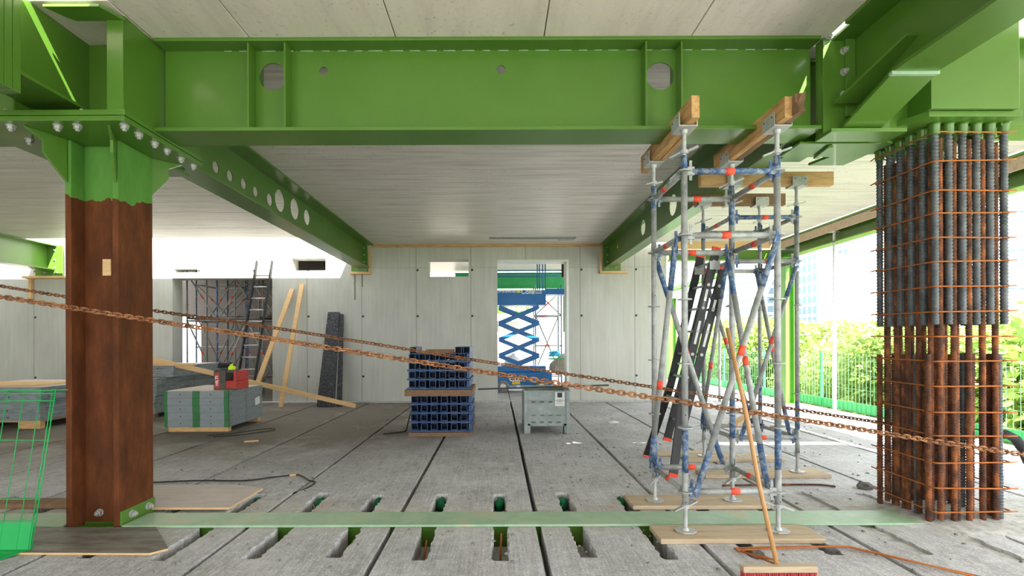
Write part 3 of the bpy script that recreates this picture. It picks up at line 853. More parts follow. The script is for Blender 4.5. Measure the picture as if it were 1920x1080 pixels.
# hoops
def hoop(z, tilt):
    m = MB(); q = h + 0.030; c = 0.03; pts = []
    for (cx, cy, a0) in ((q, -q, -90), (q, q, 0), (-q, q, 90), (-q, -q, 180)):
        for s in range(4):
            a = R(a0 + 30 * s)
            sx = cx - math.copysign(c, cx); sy = cy - math.copysign(c, cy)
            pts.append((sx + c * math.cos(a), sy + c * math.sin(a), z + tilt * (sx) + 0.01 * (sy > 0)))
    m.path(pts, 0.0062, 7, closed=True)
    m.tube((q - 0.08, -q - 0.008, z + tilt * q), (q + 0.035, -q - 0.008, z + tilt * q + 0.003), 0.006, 7)
    m.tube((-q - 0.03, q - 0.08, z + 0.01), (-q - 0.008, q + 0.03, z + 0.01), 0.006, 7)
    m.build('hoop', 'rust_bright', cage)
for py in (252, 305, 361, 403, 449, 493, 540, 587, 634, 680, 727, 776, 820, 870, 918, 962):
    hoop(EYE + (642 - py) * 3.95 / 900 + 0.0, jit(0.015))

cap = thing('cap_node', 'green steel box and cap plate with welded sockets on top of the reinforcement bars', 'steel joint', (3.90, 4.2, CAPZ))
def cp(m, n, bev=0.0, mat='green_paint'): return local(m, cap).build(n, mat, cap, bev)
m = MB(); m.prism([(3.46, 3.84), (4.20, 3.84), (4.20, 4.62), (3.36, 4.62), (3.30, 4.10)], 'z', CAPZ, CAPZ + 0.045); cp(m, 'cap_plate', 0.003)
m = MB(); m.prism([(3.20, 4.05), (3.42, 4.15), (3.36, 4.66), (3.02, 4.66)], 'z', CAPZ - 0.09, CAPZ - 0.065); cp(m, 'lower_plate', 0.003)
m = MB(); m.box(3.44, 4.14, 3.80, 3.825, CAPZ + 0.045, 4.15); cp(m, 'front_plate', 0.003)
m = MB(); m.box(3.44, 3.46, 3.825, 4.6, CAPZ + 0.045, 4.0); cp(m, 'side_plate')
m = MB(); m.box(4.12, 4.14, 3.825, 4.6, CAPZ + 0.045, 4.0); cp(m, 'side_plate')
m = MB(); m.box(3.25, 3.44, 4.15, 4.17, CAPZ + 0.045, 4.0); cp(m, 'side_plate')
m = MB(); m.box(3.24, 3.44, 4.02, 4.045, 3.30, 4.0); cp(m, 'link_plate')
m = MB(); m.box(4.14, 4.9, 3.94, 4.24, CAPZ - 0.03, CAPZ); m.box(4.14, 4.9, 4.08, 4.10, CAPZ, 4.0); m.box(4.14, 4.9, 3.94, 4.24, 4.0, 4.02); cp(m, 'right_beam_stub')
for (x, y) in pos:
    m = MB(); m.lathe([(0.034, -0.095), (0.036, -0.085), (0.036, -0.02), (0.046, -0.001)], (0, 0, 0), 16, smooth=True)
    o = m.build('socket', 'green_paint', cap); o.location = (3.90 + x - 3.90, 4.25 + y - 4.2, 0)
# small box section behind, under the main beam's right end
sb = thing('bracket_box', 'small green bracket box under the right end of the transverse beam', 'bracket', (2.9, 4.3, 3.2))
m = MB(); m.box(2.62, 3.28, 4.30, 4.32, 3.235, 3.44); m.box(2.60, 3.30, 4.12, 4.42, 3.215, 3.235); m.quadplate([(2.86, 4.14, 3.2), (2.9, 4.4, 3.2), (2.94, 4.4, 3.2), (2.90, 4.14, 3.2)], 0.02)
m.box(2.87, 2.89, 4.12, 4.42, 3.235, 3.42)
local(m, sb).build('box', 'green_paint', sb, 0.003)

# ================================================================== SCAFFOLD TOWERS
def rosette(m, z, r=0.055):
    m.lathe([(r, z - 0.005), (r, z + 0.005)], n=16)
def standard_mesh(name, z0, z1, zs, blue_lo, blue_hi):
    m = MB(); r = 0.0242
    segs = [(z0, blue_lo[0], 0), (blue_lo[0], blue_lo[1], 1), (blue_lo[1], blue_hi[0], 0), (blue_hi[0], z1, 1)]
    for a, b, mi in segs:
        if b - a < 0.01: continue
        m.mi = mi; m.tube((0, 0, a), (0, 0, b), r, 16)
    m.mi = 0
    for z in zs: rosette(m, z)
    for z in (z0 + 0.02, z1 - 0.12, 1.95, 0.95):
        m.mi = 2; m.tube((0, -r - 0.0012, z), (0, -r + 0.004, z), 0.005, 8)
    m.mi = 0
    return m.mesh(name, ['tube_grey', 'tube_blue', 'dark_inside'])
def wedge_head(m, p, d, mi=1):
    """coupling head at the end of a ledger; d points into the ledger"""
    d = Vector(d).normalized(); p = Vector(p)
    old = m.mi; m.mi = mi
    m.bar(p + d * 0.02, p + d * 0.075, 0.034, 0.062)
    m.bar(p + d * 0.05 + Vector((0, 0, -0.07)), p + d * 0.05 + Vector((0, 0, 0.085)), 0.007, 0.022, up=d)
    m.mi = old
def ledger(parent, p0, p1, blue=False, tape=0.5, r=0.0242):
    m = MB(); p0, p1 = Vector(p0), Vector(p1); d = (p1 - p0).normalized()
    m.mi = 1 if blue else 0
    m.tube(p0 + d * 0.06, p1 - d * 0.06, r, 14)
    o = m.build('ledger', ['tube_grey', 'tube_blue'], parent)
    for q, e in ((p0, d), (p1, -d)):
        m = MB(); wedge_head(m, q, e, 1 if random.random() < .4 else 0); m.build('wedge_head', ['tube_grey', 'tube_blue'], o)
    if tape:
        c = p0.lerp(p1, tape); m = MB()
        m.tube(c - d * 0.035, c + d * 0.035, r + 0.0015, 14); m.build('tape_band', 'tape_red', o)
    return o
def diagonal(parent, p0, p1, blue_end=True, tape=0.45):
    m = MB(); p0, p1 = Vector(p0), Vector(p1); d = (p1 - p0).normalized(); L = (p1 - p0).length
    a, b = p0 + d * 0.08, p1 - d * 0.08
    m.tube(a, a.lerp(b, 0.18), 0.0235, 14); m.mi = 0
    m.bm.faces.ensure_lookup_table()
    for f in m.bm.faces: f.material_index = 1 if blue_end else 0
    m.tube(a.lerp(b, 0.18), a.lerp(b, 0.86), 0.0235, 14)
    m.mi = 1; m.tube(a.lerp(b, 0.86), b, 0.0235, 14)
    for q, s in ((p0, 1), (p1, -1)):
        m.mi = 1; m.bar(q + d * s * 0.01, q + d * s * 0.10, 0.012, 0.04)
        m.bar(q + Vector((0, 0, -0.06)) + d * s * 0.03, q + Vector((0, 0, 0.07)) + d * s * 0.03, 0.007, 0.022, up=(1, 0, 0))
    o = m.build('diagonal_brace', ['tube_grey', 'tube_blue'], parent)
    m = MB(); c = p0.lerp(p1, tape); m.tube(c - d * 0.04, c + d * 0.04, 0.025, 14); m.build('tape_band', 'tape_red', o)
    return o
def jack(parent, p, h0, h1, up=True):
    """threaded jack with plate, wing nut"""
    x, y = p
    rod = ribbed(h1 - h0, 0.0165, 0.010, 0.0016, 10)
    bmesh.ops.translate(rod.bm, verts=rod.bm.verts[:], vec=(x, y, h0))
    o = rod.build('threaded_rod', 'galvanised', parent)
    if up:
        m = MB()
        octo = [(x + 0.085 * math.cos(R(22.5 + 45 * i)), y + 0.075 * math.sin(R(22.5 + 45 * i))) for i in range(8)]
        m.prism(octo, 'z', h0, h0 + 0.008)
        m.lathe([(0.03, 0.008), (0.02, 0.03)], (x, y, h0), 12)
        m.build('base_plate', 'galvanised', o, 0.002)
    return o
def nut(parent, p, z, ang, mat='galvanised'):
    m = MB(); m.lathe([(0.03, -0.015), (0.03, 0.015)], (0, 0, 0), 12)
    for s in (-1, 1):
        m.bar((0.02 * s, 0, 0), (0.105 * s, 0, 0.028 * s + 0.0), 0.03, 0.010)
    o = m.build('wing_nut', mat, parent); o.location = (p[0], p[1], z); o.rotation_euler = (0, 0, ang); return o
def u_head(parent, p, z, along_y=True, w=0.14, blue=False):
    m = MB(); L = 0.17; hh = 0.105; t = 0.007
    def B(u0, u1, v0, v1, a, b):
        if along_y: m.box(u0, u1, v0, v1, a, b)
        else: m.box(v0, v1, u0, u1, a, b)
    B(-w / 2, w / 2, -L / 2, L / 2, 0, t)
    B(-w / 2, -w / 2 + t, -L / 2, L / 2, t, hh); B(w / 2 - t, w / 2, -L / 2, L / 2, t, hh)
    m.mi = 1
    for s in (-1, 1):
        for v in (-0.055, 0.055):
            if along_y: m.tube((s * w / 2 - 0.005, v, hh - 0.03), (s * w / 2 + 0.005, v, hh - 0.03), 0.006, 8)
            else: m.tube((v, s * w / 2 - 0.005, hh - 0.03), (v, s * w / 2 + 0.005, hh - 0.03), 0.006, 8)
    m.mi = 0; m.lathe([(0.022, -0.03), (0.03, 0)], (0, 0, 0), 12)
    o = m.build('fork_head', ['galvanised', 'dark_inside'], parent, 0.002)
    o.location = (p[0], p[1], z); return o

def tower(label, x0, x1, y0, y1, zb, base_z, top_z, rod_top, front_along_y, diag_side):
    t = thing('scaffold_tower', label, 'scaffold', (x0, y0, 0))
    lv = [zb + 0.5 * i for i in range(6)]
    P = {'fl': (0, 0), 'fr': (x1 - x0, 0), 'bl': (0, y1 - y0), 'br': (x1 - x0, y1 - y0)}
    blues = {'fl': ((0.50, 0.83), (2.87, 0)), 'fr': ((0.52, 0.84), (2.80, 0)), 'bl': ((0.38, 0.60), (2.75, 0)), 'br': ((0.62, 0.98), (2.6, 0))}
    for k, p in P.items():
        bl, bh = blues[k]
        o = inst('standard', standard_mesh('standard', base_z + 0.21, zb + 2.62, lv, bl, (bh[0] + (zb - .35), 0)), t, (p[0], p[1], 0), rot=(0, 0, random.random() * 0.6 - .3))
        rod = jack(t, p, base_z, zb - 0.02)
        nut(rod, p, base_z + 0.195, random.uniform(0, 3))
        rod = jack(t, p, zb + 2.62, rod_top, up=False)
        nut(rod, p, zb + 2.65, random.uniform(-0.6, 0.6), 'galvanised')
        u_head(rod, p, rod_top, front_along_y)
    for i in (0, 4, 5):
        z = lv[i] + 0.0
        for a, b in (('fl', 'fr'), ('bl', 'br'), ('fl', 'bl'), ('fr', 'br')):
            ledger(t, (*P[a], z), (*P[b], z), blue=(i == 5 and a == 'fl' and b == 'fr') or (i == 0 and base_z < 0.01 and a == 'fl' and b == 'fr'), tape=0.5 + jit(0.08))
    zt, zl = lv[4], lv[0]
    e = 0.055
    def Q(k, z, dx=0, dy=0): return (P[k][0] + dx, P[k][1] + dy, z)
    diagonal(t, Q('fr', zt, -0.02, -e), Q('fl', zl, 0.06, -e), True)
    diagonal(t, Q('bl', zt, 0.02, e), Q('br', zl, -0.06, e), True)
    diagonal(t, Q('fl', zt, -e, 0.02), Q('bl', zl, -e, -0.05), True, 0.6)
    diagonal(t, Q('br', zt, -e, -0.02), Q('fr', zl, -e, 0.05), True, 0.5)
    return t, P
t1, P1 = tower('nearer scaffold tower of grey and blue tubes, carrying timbers that point at the viewer', 1.462, 2.188, 3.75, 4.48, 0.35, 0.042, 3.0, 3.17, True, 0)
t2, P2 = tower('rear scaffold tower of grey and blue tubes, carrying crosswise timbers', 2.67, 3.40, 5.45, 6.22, 0.43, 0.042, 3.1, 3.27, False, 0)

# timbers on the forks
def timber(label, p0, p1, w, hgt, mat, group=None, raw=False):
    m = MB(); p0, p1 = Vector(p0), Vector(p1); n = 10
    rings = []
    d = (p1 - p0).normalized(); sx = d.cross(Vector((0, 0, 1))).normalized(); u = sx.cross(d)
    for i in range(n + 1):
        c = p0.lerp(p1, i / n)
        q = []
        for a, b in ((-1, -1), (1, -1), (1, 1), (-1, 1)):
            extra = Vector((0, 0, 0))
            q.append(m.bm.verts.new(c + sx * a * w / 2 + u * b * hgt / 2 + sx * jit(.001) + u * jit(.001)))
        rings.append(q)
    for A, B in zip(rings[:-1], rings[1:]): m.bridge(A, B, False)
    m.face(rings[0][::-1], False); m.face(rings[-1], False)
    o = m.build('timber_beam', mat, bevel=0.004)
    return tag(o, label, 'timber', group)
TB = 3.178
timber('long pale timber resting in the two left forks of the front scaffold tower', (1.475, 3.56, TB + 0.088), (1.455, 4.75, TB + 0.088), 0.062, 0.165, 'timber_beam')
timber('shorter timber lying beside and lower than the long one in the left forks of the front tower', (1.530, 3.70, TB + 0.045), (1.515, 4.62, TB + 0.045), 0.045, 0.085, 'timber_beam')
timber('clean-cut timber in the right forks of the front scaffold tower', (2.165, 3.56, TB + 0.083), (2.150, 4.70, TB + 0.083), 0.058, 0.155, 'timber_beam')
# broken timber with a splintered end
m = MB(); rings = []
import mathutils
N = 22
for i in range(N + 1):
    y = 3.50 + 1.15 * (i / N) ** 1.3; c = Vector((2.215 - 0.006 * i / N, y, TB + 0.072 + 0.012 * math.exp(-((y - 3.5) * 9) ** 2)))
    q = []
    for j in range(12):
        a = 2 * PI * j / 12 + PI / 4
        ca, sa = math.cos(a), math.sin(a)
        k = min(1 / max(abs(ca), 1e-6), 1 / max(abs(sa), 1e-6))
        wob = 1 + (0.35 * math.exp(-i * 0.7)) * (random.random() - .3) + jit(.02)
        rag = jit(0.045) * math.exp(-i * 1.0)
        q.append(m.bm.verts.new(c + Vector((ca * k * 0.026 * wob, rag, sa * k * 0.068 * wob))))
    rings.append(q)
for A, B in zip(rings[:-1], rings[1:]): m.bridge(A, B, False)
cv = m.bm.verts.new(rings[0][0].co.lerp(rings[0][6].co, .5) + Vector((0, 0.06, 0)))
for j in range(12): m.face([rings[0][j], rings[0][(j + 1) % 12], cv], False)
m.face(rings[-1], False)
tag(m.build('timber_beam', 'timber_brown'), 'old timber with a splintered broken end in the right forks of the front tower', 'timber')
TB2 = 3.278
timber('pale crosswise timber on the near forks of the rear scaffold tower', (2.30, 5.45, TB2 + 0.08), (3.80, 5.45, TB2 + 0.08), 0.075, 0.155, 'timber_beam_cross')
timber('brown crosswise timber on the far forks of the rear scaffold tower', (2.52, 6.22, TB2 + 0.075), (3.72, 6.22, TB2 + 0.075), 0.07, 0.15, 'timber_brown')

# sole boards under the towers
def board(label, x0, x1, y0, y1, z0=0.0, t=0.042, skew=0.0, mat='plank', name='sole_board', cat='board', group=None, z=None):
    m = MB()
    m.hexa([(x0, y0, z0), (x1, y0 + skew, z0), (x1, y1 + skew, z0), (x0, y1, z0), (x0, y0, z0 + t), (x1, y0 + skew, z0 + t), (x1, y1 + skew, z0 + t), (x0, y1, z0 + t)])
    return tag(m.build(name, mat, bevel=0.004), label, cat, group)
board('pale sole board under the two nearest jacks of the front tower, crossing the slots', 1.22, 2.46, 3.60, 3.88, 0.001, 0.038)
board('pale sole board under the far jacks of the front tower, just behind the green flange', 1.22, 2.46, 4.34, 4.66, 0.001, 0.038)
board('weathered sole board under the near jacks of the rear scaffold tower', 2.30, 3.70, 5.32, 5.60, 0.001, 0.038)
board('weathered sole board under the far jacks of the rear scaffold tower', 2.40, 3.62, 6.05, 6.33, 0.001, 0.038)
board('short sole board end lying left of the rear tower, behind the ladder foot', 2.12, 2.9, 6.36, 6.54, 0.001, 0.038)
m = MB(); m.bar((2.62, 5.35, 0.60), (3.42, 6.30, 0.62), 0.10, 0.03)
tag(m.build('plank', 'timber_new', bevel=0.003), 'pale plank laid diagonally across the lowest tubes of the rear tower', 'board')

# ================================================================== CHAINS
def link_mesh(p, d, mat, name):
    r = d / 2; L = p + 2 * r - 0.0; W = d * 1.25        # inner length p, centre-line half width
    m = MB(); pts = []
    hl = p / 2 + r - W + 0.002; hl = max(hl, 0.004)
    for i in range(9): a = -PI / 2 + PI * i / 8; pts.append((hl + W * math.cos(a), W * math.sin(a), 0))
    for i in range(9): a = PI / 2 + PI * i / 8; pts.append((-hl + W * math.cos(a), W * math.sin(a), 0))
    m.path(pts, r, 8, closed=True)
    return m.mesh(name, mat)
def chain(name, label, pts, p, d, mat):
    t = thing(name, label, 'chain', pts[0])
    me = link_mesh(p, d, mat, 'chain_link')
    # resample
    P = [Vector(q) for q in pts]; acc = [0]
    for a, b in zip(P[:-1], P[1:]): acc.append(acc[-1] + (b - a).length)
    def at(s):
        for i in range(len(acc) - 1):
            if s <= acc[i + 1] or i == len(acc) - 2:
                return P[i].lerp(P[i + 1], (s - acc[i]) / (acc[i + 1] - acc[i]))
    n = int(acc[-1] / p); frames = []
    tw = 0.0
    for i in range(n):
        s = (i + 0.5) * p
        c = at(s); d_ = (at(min(s + p, acc[-1])) - at(max(s - p, 0))).normalized()
        sx = Vector((0, 1, 0)); sx = (sx - d_ * sx.dot(d_)).normalized(); up = d_.cross(sx)
        tw += jit(0.12); tw *= 0.95
        a = (R(20) if i % 2 else R(110)) + tw
        yv = sx * math.cos(a) + up * math.sin(a); zv = d_.cross(yv)
        M = Matrix((d_, yv, zv)).transposed().to_4x4(); M.translation = c - P[0]
        frames.append((M, c))
    order = sorted(range(n), key=lambda i: (abs(frames[i][1].x)))
    # the 100 nearest to the viewer are parts, the rest one bulk part
    big = set(order[:100])
    rest = MB(); tmp = bmesh.new(); tmp.from_mesh(me)
    for i, (M, c) in enumerate(frames):
        if i in big:
            o = inst('chain_link', me, t); o.matrix_local = M
        else:
            vm = {}
            for v in tmp.verts: vm[v.index] = rest.bm.verts.new(M @ v.co)
            for f in tmp.faces: rest.face([vm[v.index] for v in f.verts], True)
    tmp.free()
    if n > 100:
        o = rest.build('chain_links', mat, t); o['kind'] = 'stuff'
    return t
def from_px(lst, Y): return [((x - 933) * Y / 900, Y, EYE + (642 - y) * Y / 900) for x, y in lst]
def smooth_pts(pts, n=60):
    # Catmull-Rom through the measured points
    out = []; P = [Vector(p) for p in pts]; P = [P[0] * 2 - P[1]] + P + [P[-1] * 2 - P[-2]]
    for i in range(1, len(P) - 2):
        for k in range(8):
            t = k / 8; a, b, c, d = P[i - 1], P[i], P[i + 1], P[i + 2]
            out.append(0.5 * ((2 * b) + (c - a) * t + (2 * a - 5 * b + 4 * c - d) * t * t + (3 * b - a - 3 * c + d) * t ** 3))
    out.append(P[-2]); return out
YC = 3.60
chain('chain', 'nearer and thicker rusty chain sloping across the whole view in front of the columns', smooth_pts(from_px([(-70, 542), (70, 564), (295, 600), (475, 628), (755, 673), (1032, 717), (1280, 755), (1507, 790), (1738, 828), (1960, 862)], YC)), 0.0415, 0.0125, 'chain_rust')
chain('chain', 'thinner rusty chain sloping behind the rusty column and the front scaffold tower', smooth_pts(from_px([(-70, 521), (120, 553), (300, 582), (475, 607), (750, 652), (928, 681), (1116, 710), (1340, 745), (1507, 772), (1644, 794), (1880, 830)], 4.92)), 0.040, 0.0115, 'chain_rust_dark')
sh = thing('chain_tensioner', 'red chain hook with black strap hanging on the chain right of the reinforcement column', 'chain hook', (5.05, 4.9, 0.45))
m = MB(); m.path([(-0.16, 0, 0.12), (-0.08, -0.01, 0.10), (-0.04, -0.01, 0.16), (0.0, 0, 0.08), (-0.03, 0, 0.03)], 0.022, 8); m.build('hook', 'red_plastic', sh)
m = MB(); m.path([(0.0, 0, 0.08), (0.06, 0, 0.10), (0.16, 0, 0.05), (0.24, 0, -0.06), (0.30, 0, -0.2)], 0.045, 8); m.build('strap', 'cloth_black', sh)
sh.location = (5.12, 4.9, 0.47)

# ================================================================== LADDER
lad = thing('extension_ladder', 'black two-part ladder with red end caps leaning inside the scaffold between the two towers', 'ladder', (1.95, 5.9, 0))
def sect(ya, yb, x0, z0, x1, z1, flare, n0, thick=0.026, deep=0.092):
    a = Vector((x0, 0, z0)); b = Vector((x1, 0, z1)); d = (b - a).normalized(); up = d.cross(Vector((0, 1, 0)))
    for yy, s in ((ya, -1), (yb, 1)):
        m = MB()
        lo = a + Vector((0, yy, 0)); hi = b + Vector((0, yy, 0))
        if flare:
            k = a.lerp(b, 0.36) + Vector((0, yy, 0)); lo2 = a + Vector((0, yy + s * flare, 0))
            m.bar(lo2, k, thick, deep, up=up); m.bar(k, hi, thick, deep, up=up); foot = lo2
        else:
            m.bar(lo, hi, thick, deep, up=up); foot = lo
        m.mi = 1
        for q, e in ((foot, 1), (hi, -1)): m.bar(q - d * 0.012 * e, q + d * 0.03 * e, thick + 0.006, deep + 0.006, up=up)
        m.mi = 2
        L = (b - a).length; k = n0
        while k * 0.28 < L - 0.1:
            c = a + d * (k * 0.28) + Vector((0, yy + s * 0.013, 0)); m.lathe([(0.019, 0), (0.019, 0.006)], c - lad.location * 0, 10, d=(0, s, 0)); k += 1
        # nameplate strip
        m.mi = 3
        if s < 0:
            c = a.lerp(b, 0.62) + Vector((0, yy - 0.013, 0)); m.bar(c - d * 0.14, c + d * 0.14, 0.003, 0.028, up=up)
            c = a.lerp(b, 0.80) + Vector((0, yy - 0.013, 0)); m.bar(c - d * 0.10, c + d * 0.04, 0.003, 0.028, up=up)
        local(m, lad).build('stile', ['black_alu', 'tape_red', 'galvanised', 'white_metal'], lad)
    L = (b - a).length; k = n0
    while k * 0.28 < L - 0.1:
        c = a + d * (k * 0.28); m = MB(); m.tube(c + Vector((0, ya, 0)), c + Vector((0, yb, 0)), 0.016, 10)
        local(m, lad).build('rung', 'galvanised', lad); k += 1
sect(5.66, 6.10, 1.97, 0.01, 2.585, 2.62, 0.26, 3)
sect(5.70, 6.06, 2.135, 0.28, 2.685, 2.40, 0.0, 1)
for yy in (5.66, 6.1):
    m = MB(); m.bar((2.50, yy, 2.42), (2.62, yy, 2.42), 0.03, 0.10); local(m, lad).build('guide_bracket', 'galvanised', lad)
# ================================================================== FLOOR THINGS IN FRONT
br = thing('broom', 'wide push broom with wooden handle and red bristles leaning on the front scaffold tower', 'broom', (1.78, 3.05, 0))
m = MB(); m.path([(0.0, 0.02, 0.10), (-0.012, 0.20, 0.55), (-0.02, 0.37, 1.05), (-0.035, 0.595, 1.62)], 0.0145, 12); m.build('handle', 'broom_wood', br)
m = MB(); m.prism([(-0.03, 0.062), (0.03, 0.062), (0.022, 0.098), (-0.022, 0.098)], 'x', -0.235, 0.235); m.build('head', 'plank', br, 0.004)
m = MB()
for i in range(46):
    for j in range(3):
        x = -0.228 + 0.456 * i / 45; y = -0.022 + 0.022 * j
        m.tube((x, y, 0.064), (x + jit(.008), y + jit(.01), 0.002), 0.0035, 5, r2=0.0045)
o = m.build('bristles', 'bristle', br)

def hoop_on_floor(label, pts, z):
    m = MB(); m.path([(x, y, z) for x, y in pts], 0.0065, 8); return tag(m.build('loose_hoop', 'rust_bright'), label, 'rebar', None)
hoop_on_floor('rusty bent bar on the floor beside the broom, outer one of the pair', [(1.93, 3.30), (1.72, 3.46), (1.72, 3.50), (1.92, 3.515), (2.45, 3.53), (2.56, 3.52), (2.75, 3.35), (3.1, 3.05), (3.3, 2.85)], 0.012)
hoop_on_floor('rusty bent bar on the floor beside the broom, inner one of the pair', [(1.92, 3.14), (1.735, 3.43), (1.76, 3.445), (2.0, 3.47), (2.50, 3.505), (2.56, 3.49), (2.75, 3.32), (3.05, 3.02)], 0.024)

board('worn plank end lying on the floor at the left edge behind the green mesh barrier', -4.75, -3.93, 4.42, 4.60, 0.001, 0.045, mat='timber_brown', name='plank')
def sheet(label, pts, t, mat, mat_e, z0=0.002):
    m = MB(); m.mi = 0; m.prism(pts, 'z', z0, z0 + t); m.bm.faces.ensure_lookup_table()
    for f in m.bm.faces:
        f.normal_update()
        if abs(f.normal.z) < 0.5: f.material_index = 1
    return tag(m.build('plywood_sheet', [mat, mat_e]), label, 'sheet')
sheet('pinkish plywood sheet on the floor right behind the rusty column', [(-3.75, 4.32), (-2.42, 4.32), (-2.40, 4.90), (-2.62, 5.02), (-3.95, 5.02)][0:3] + [(-2.72, 5.02), (-4.1, 5.02)], 0.018, 'plywood', 'timber_new', 0.024)
sheet('dark film-faced plywood sheet on the floor in front of the rusty column', [(-3.72, 3.46), (-2.50, 3.44), (-2.42, 3.52), (-2.80, 3.93), (-3.9, 3.94)], 0.015, 'ply_dark', 'timber_new', 0.003)

# green plugs stuffed into the opened cores
def plug(x, y, s):
    m = MB(); bmesh.ops.create_icosphere(m.bm, subdivisions=3, radius=1.0)
    for v in m.bm.verts:
        n = mathutils.noise.noise(v.co * 2.2 + Vector((x * 9, y, 0))) * 0.35
        v.co *= (1 + n); v.co.x *= 0.045; v.co.y *= 0.07; v.co.z *= 0.072
    for f in m.bm.faces: f.smooth = True
    o = m.build('core_plug', 'plug_green'); o.location = (x, y, -0.09); return o
ow = ('leftmost', 'second from left', 'third from left', 'fourth from left', 'fifth from left', 'fourth from right', 'third from right', 'second from right', 'rightmost')
for n, x in enumerate((-4.785, -2.385, -1.76, -1.185, -.56, .015, .64, 1.215)):
    tag(plug(x, 4.76, 1), ('crumpled green plug in a slot behind the flange, left of the rusty column', 'crumpled green plug in the slot beside the pinkish plywood where the cable ends', 'crumpled green plug behind the flange, first right of the cable end',
        'crumpled green plug behind the flange, second right of the cable end', 'crumpled green plug behind the flange, straight below the blue stack', 'crumpled green plug behind the flange, just left of the centre floor joint',
        'crumpled green plug behind the flange, just right of the centre floor joint', 'crumpled green plug behind the flange, nearest the scaffold sole board')[n], 'plug', 'green plugs in the slots behind the flange')
for n, x in enumerate([J0 + 1.2 * k + sx for k in range(-3, 1) for sx in (0.31, 0.885)]):
    o = plug(x, 3.43, 1); o.location.z = -0.135; o.scale = (1, 0.7, 0.6)
    tag(o, ('leftmost', 'second from left', 'third from left', 'fourth from left', 'fourth from right', 'third from right', 'second from right', 'rightmost')[n] + ' green plug low in a slot end of the nearest floor row', 'plug', 'green plugs in the foreground slots')
# short rusty dowels standing in slots
for x, y, z0, z1 in ((J0 - 1.2 + 0.885, 3.70, -0.16, 0.02 - 0.03), (J0 - 1.2 + 0.30, 3.62, -0.16, -0.03)):
    m = MB(); m.tube((x, y, z0), (x + 0.01, y + 0.14, z1), 0.008, 8)
    tag(m.build('dowel', 'rust_bright'), 'thin rusty dowel standing in the ' + ('slot right of centre' if x > -.2 else 'slot left of centre') + ' before the green flange', 'dowel')

# black cables
def cable(label, pts, r=0.008, mat='cable_black'):
    m = MB(); m.path(smooth_pts(pts), r, 7); return tag(m.build('cable', mat), label, 'cable')
cable('black cable curling over the floor behind the rusty column, ending at a slot', [(-4.35, 5.05, .01), (-3.9, 5.18, .012), (-3.3, 5.28, .012), (-2.80, 5.28, .01), (-2.55, 5.4, .01), (-2.32, 5.50, .01), (-2.2, 5.42, .01), (-2.08, 5.28, .01), (-1.98, 5.2, .01), (-2.02, 4.98, 0.0), (-2.2, 4.8, -0.03)])
cable('black cable on the floor in front of the grey panel stack', [(-4.75, 7.85, .01), (-4.4, 8.1, .012), (-4.2, 8.35, .012), (-4.0, 8.5, .01), (-3.9, 8.3, .01), (-4.3, 7.9, .01), (-4.6, 7.75, .01)])
cable('dark reddish hose on the floor left of the blue beam stack', [(-1.45, 8.6, 0.42), (-1.53, 8.5, .30), (-1.57, 8.35, .10), (-1.58, 8.2, .012), (-1.72, 8.05, .012), (-1.9, 7.95, .012)], 0.012)
cable('reddish grey bar lying on the floor right of the front tower', [(2.35, 5.03, 0.012), (2.9, 5.05, .012), (3.35, 5.05, .012), (3.5, 4.98, .012)], 0.010, 'rust_bar')

# small scraps
def lump(label, x, y, s, mat='lump', name='mortar_lump', cat='lump', group=None, z=0.0):
    m = MB(); bmesh.ops.create_icosphere(m.bm, subdivisions=3, radius=1.0)
    sd = Vector((x * 3, y * 5, 1))
    for v in m.bm.verts:
        v.co *= 1 + mathutils.noise.noise(v.co * 1.7 + sd) * 0.5
        v.co.z = max(v.co.z, -0.3)
    bmesh.ops.scale(m.bm, vec=s, verts=m.bm.verts[:])
    o = m.build(name, mat); o.location = (x, y, s[2] * 0.3 + z)
    return tag(o, label, cat, group)
lump('dark lump of mortar on the floor joint beside the reinforcement column', 3.78, 4.95, (.07, .06, .05))
lump('grey mortar lump on the floor behind the front tower', 2.9, 5.22, (.06, .04, .03))
lump('small mortar crumb behind the front tower', 2.75, 5.75, (.03, .03, .02))
lump('pale crumpled rag on the floor left of the scaffold, near the steel bin', 2.17, 9.0, (.10, .06, .03), 'paper', 'rag', 'rag')
for i, (x, y, sx) in enumerate(((-2.35, 5.5, .035), (-3.8, 7.4, .1), (-1.75, 9.4, .06))):
    m = MB(); m.box(-sx, sx, -.02, .02, 0, .02)
    o = m.build('wood_offcut', 'timber_new', bevel=.003); o.location = (x, y, .001); o.rotation_euler = (0, 0, .4)
    tag(o, ('small square wood offcut on the floor by the black cable', 'thin wood offcut on the floor in front of the green-banded panels', 'wood offcut on the floor near the leaning planks')[i], 'offcut')
cr = random.Random(3); m = MB()
for i in range(900):
    x = cr.uniform(-4, 5.5); y = cr.uniform(3.0, 11); s = cr.uniform(.004, .014)
    if 3.93 < y < 4.4 or (x < -2.3 and y < 5.1): continue
    m.hexa([(x - s, y - s, 0), (x + s, y - s * .7, 0), (x + s * .8, y + s, 0), (x - s, y + s * .8, 0), (x - s * .6, y - s * .5, s), (x + s * .5, y - s * .6, s), (x + s * .6, y + s * .5, s * .8), (x - s * .5, y + s * .6, s)])
o = m.build('grit', 'lump'); tag(o, 'loose grit and crumbs scattered over the concrete floor', 'grit'); o['kind'] = 'stuff'

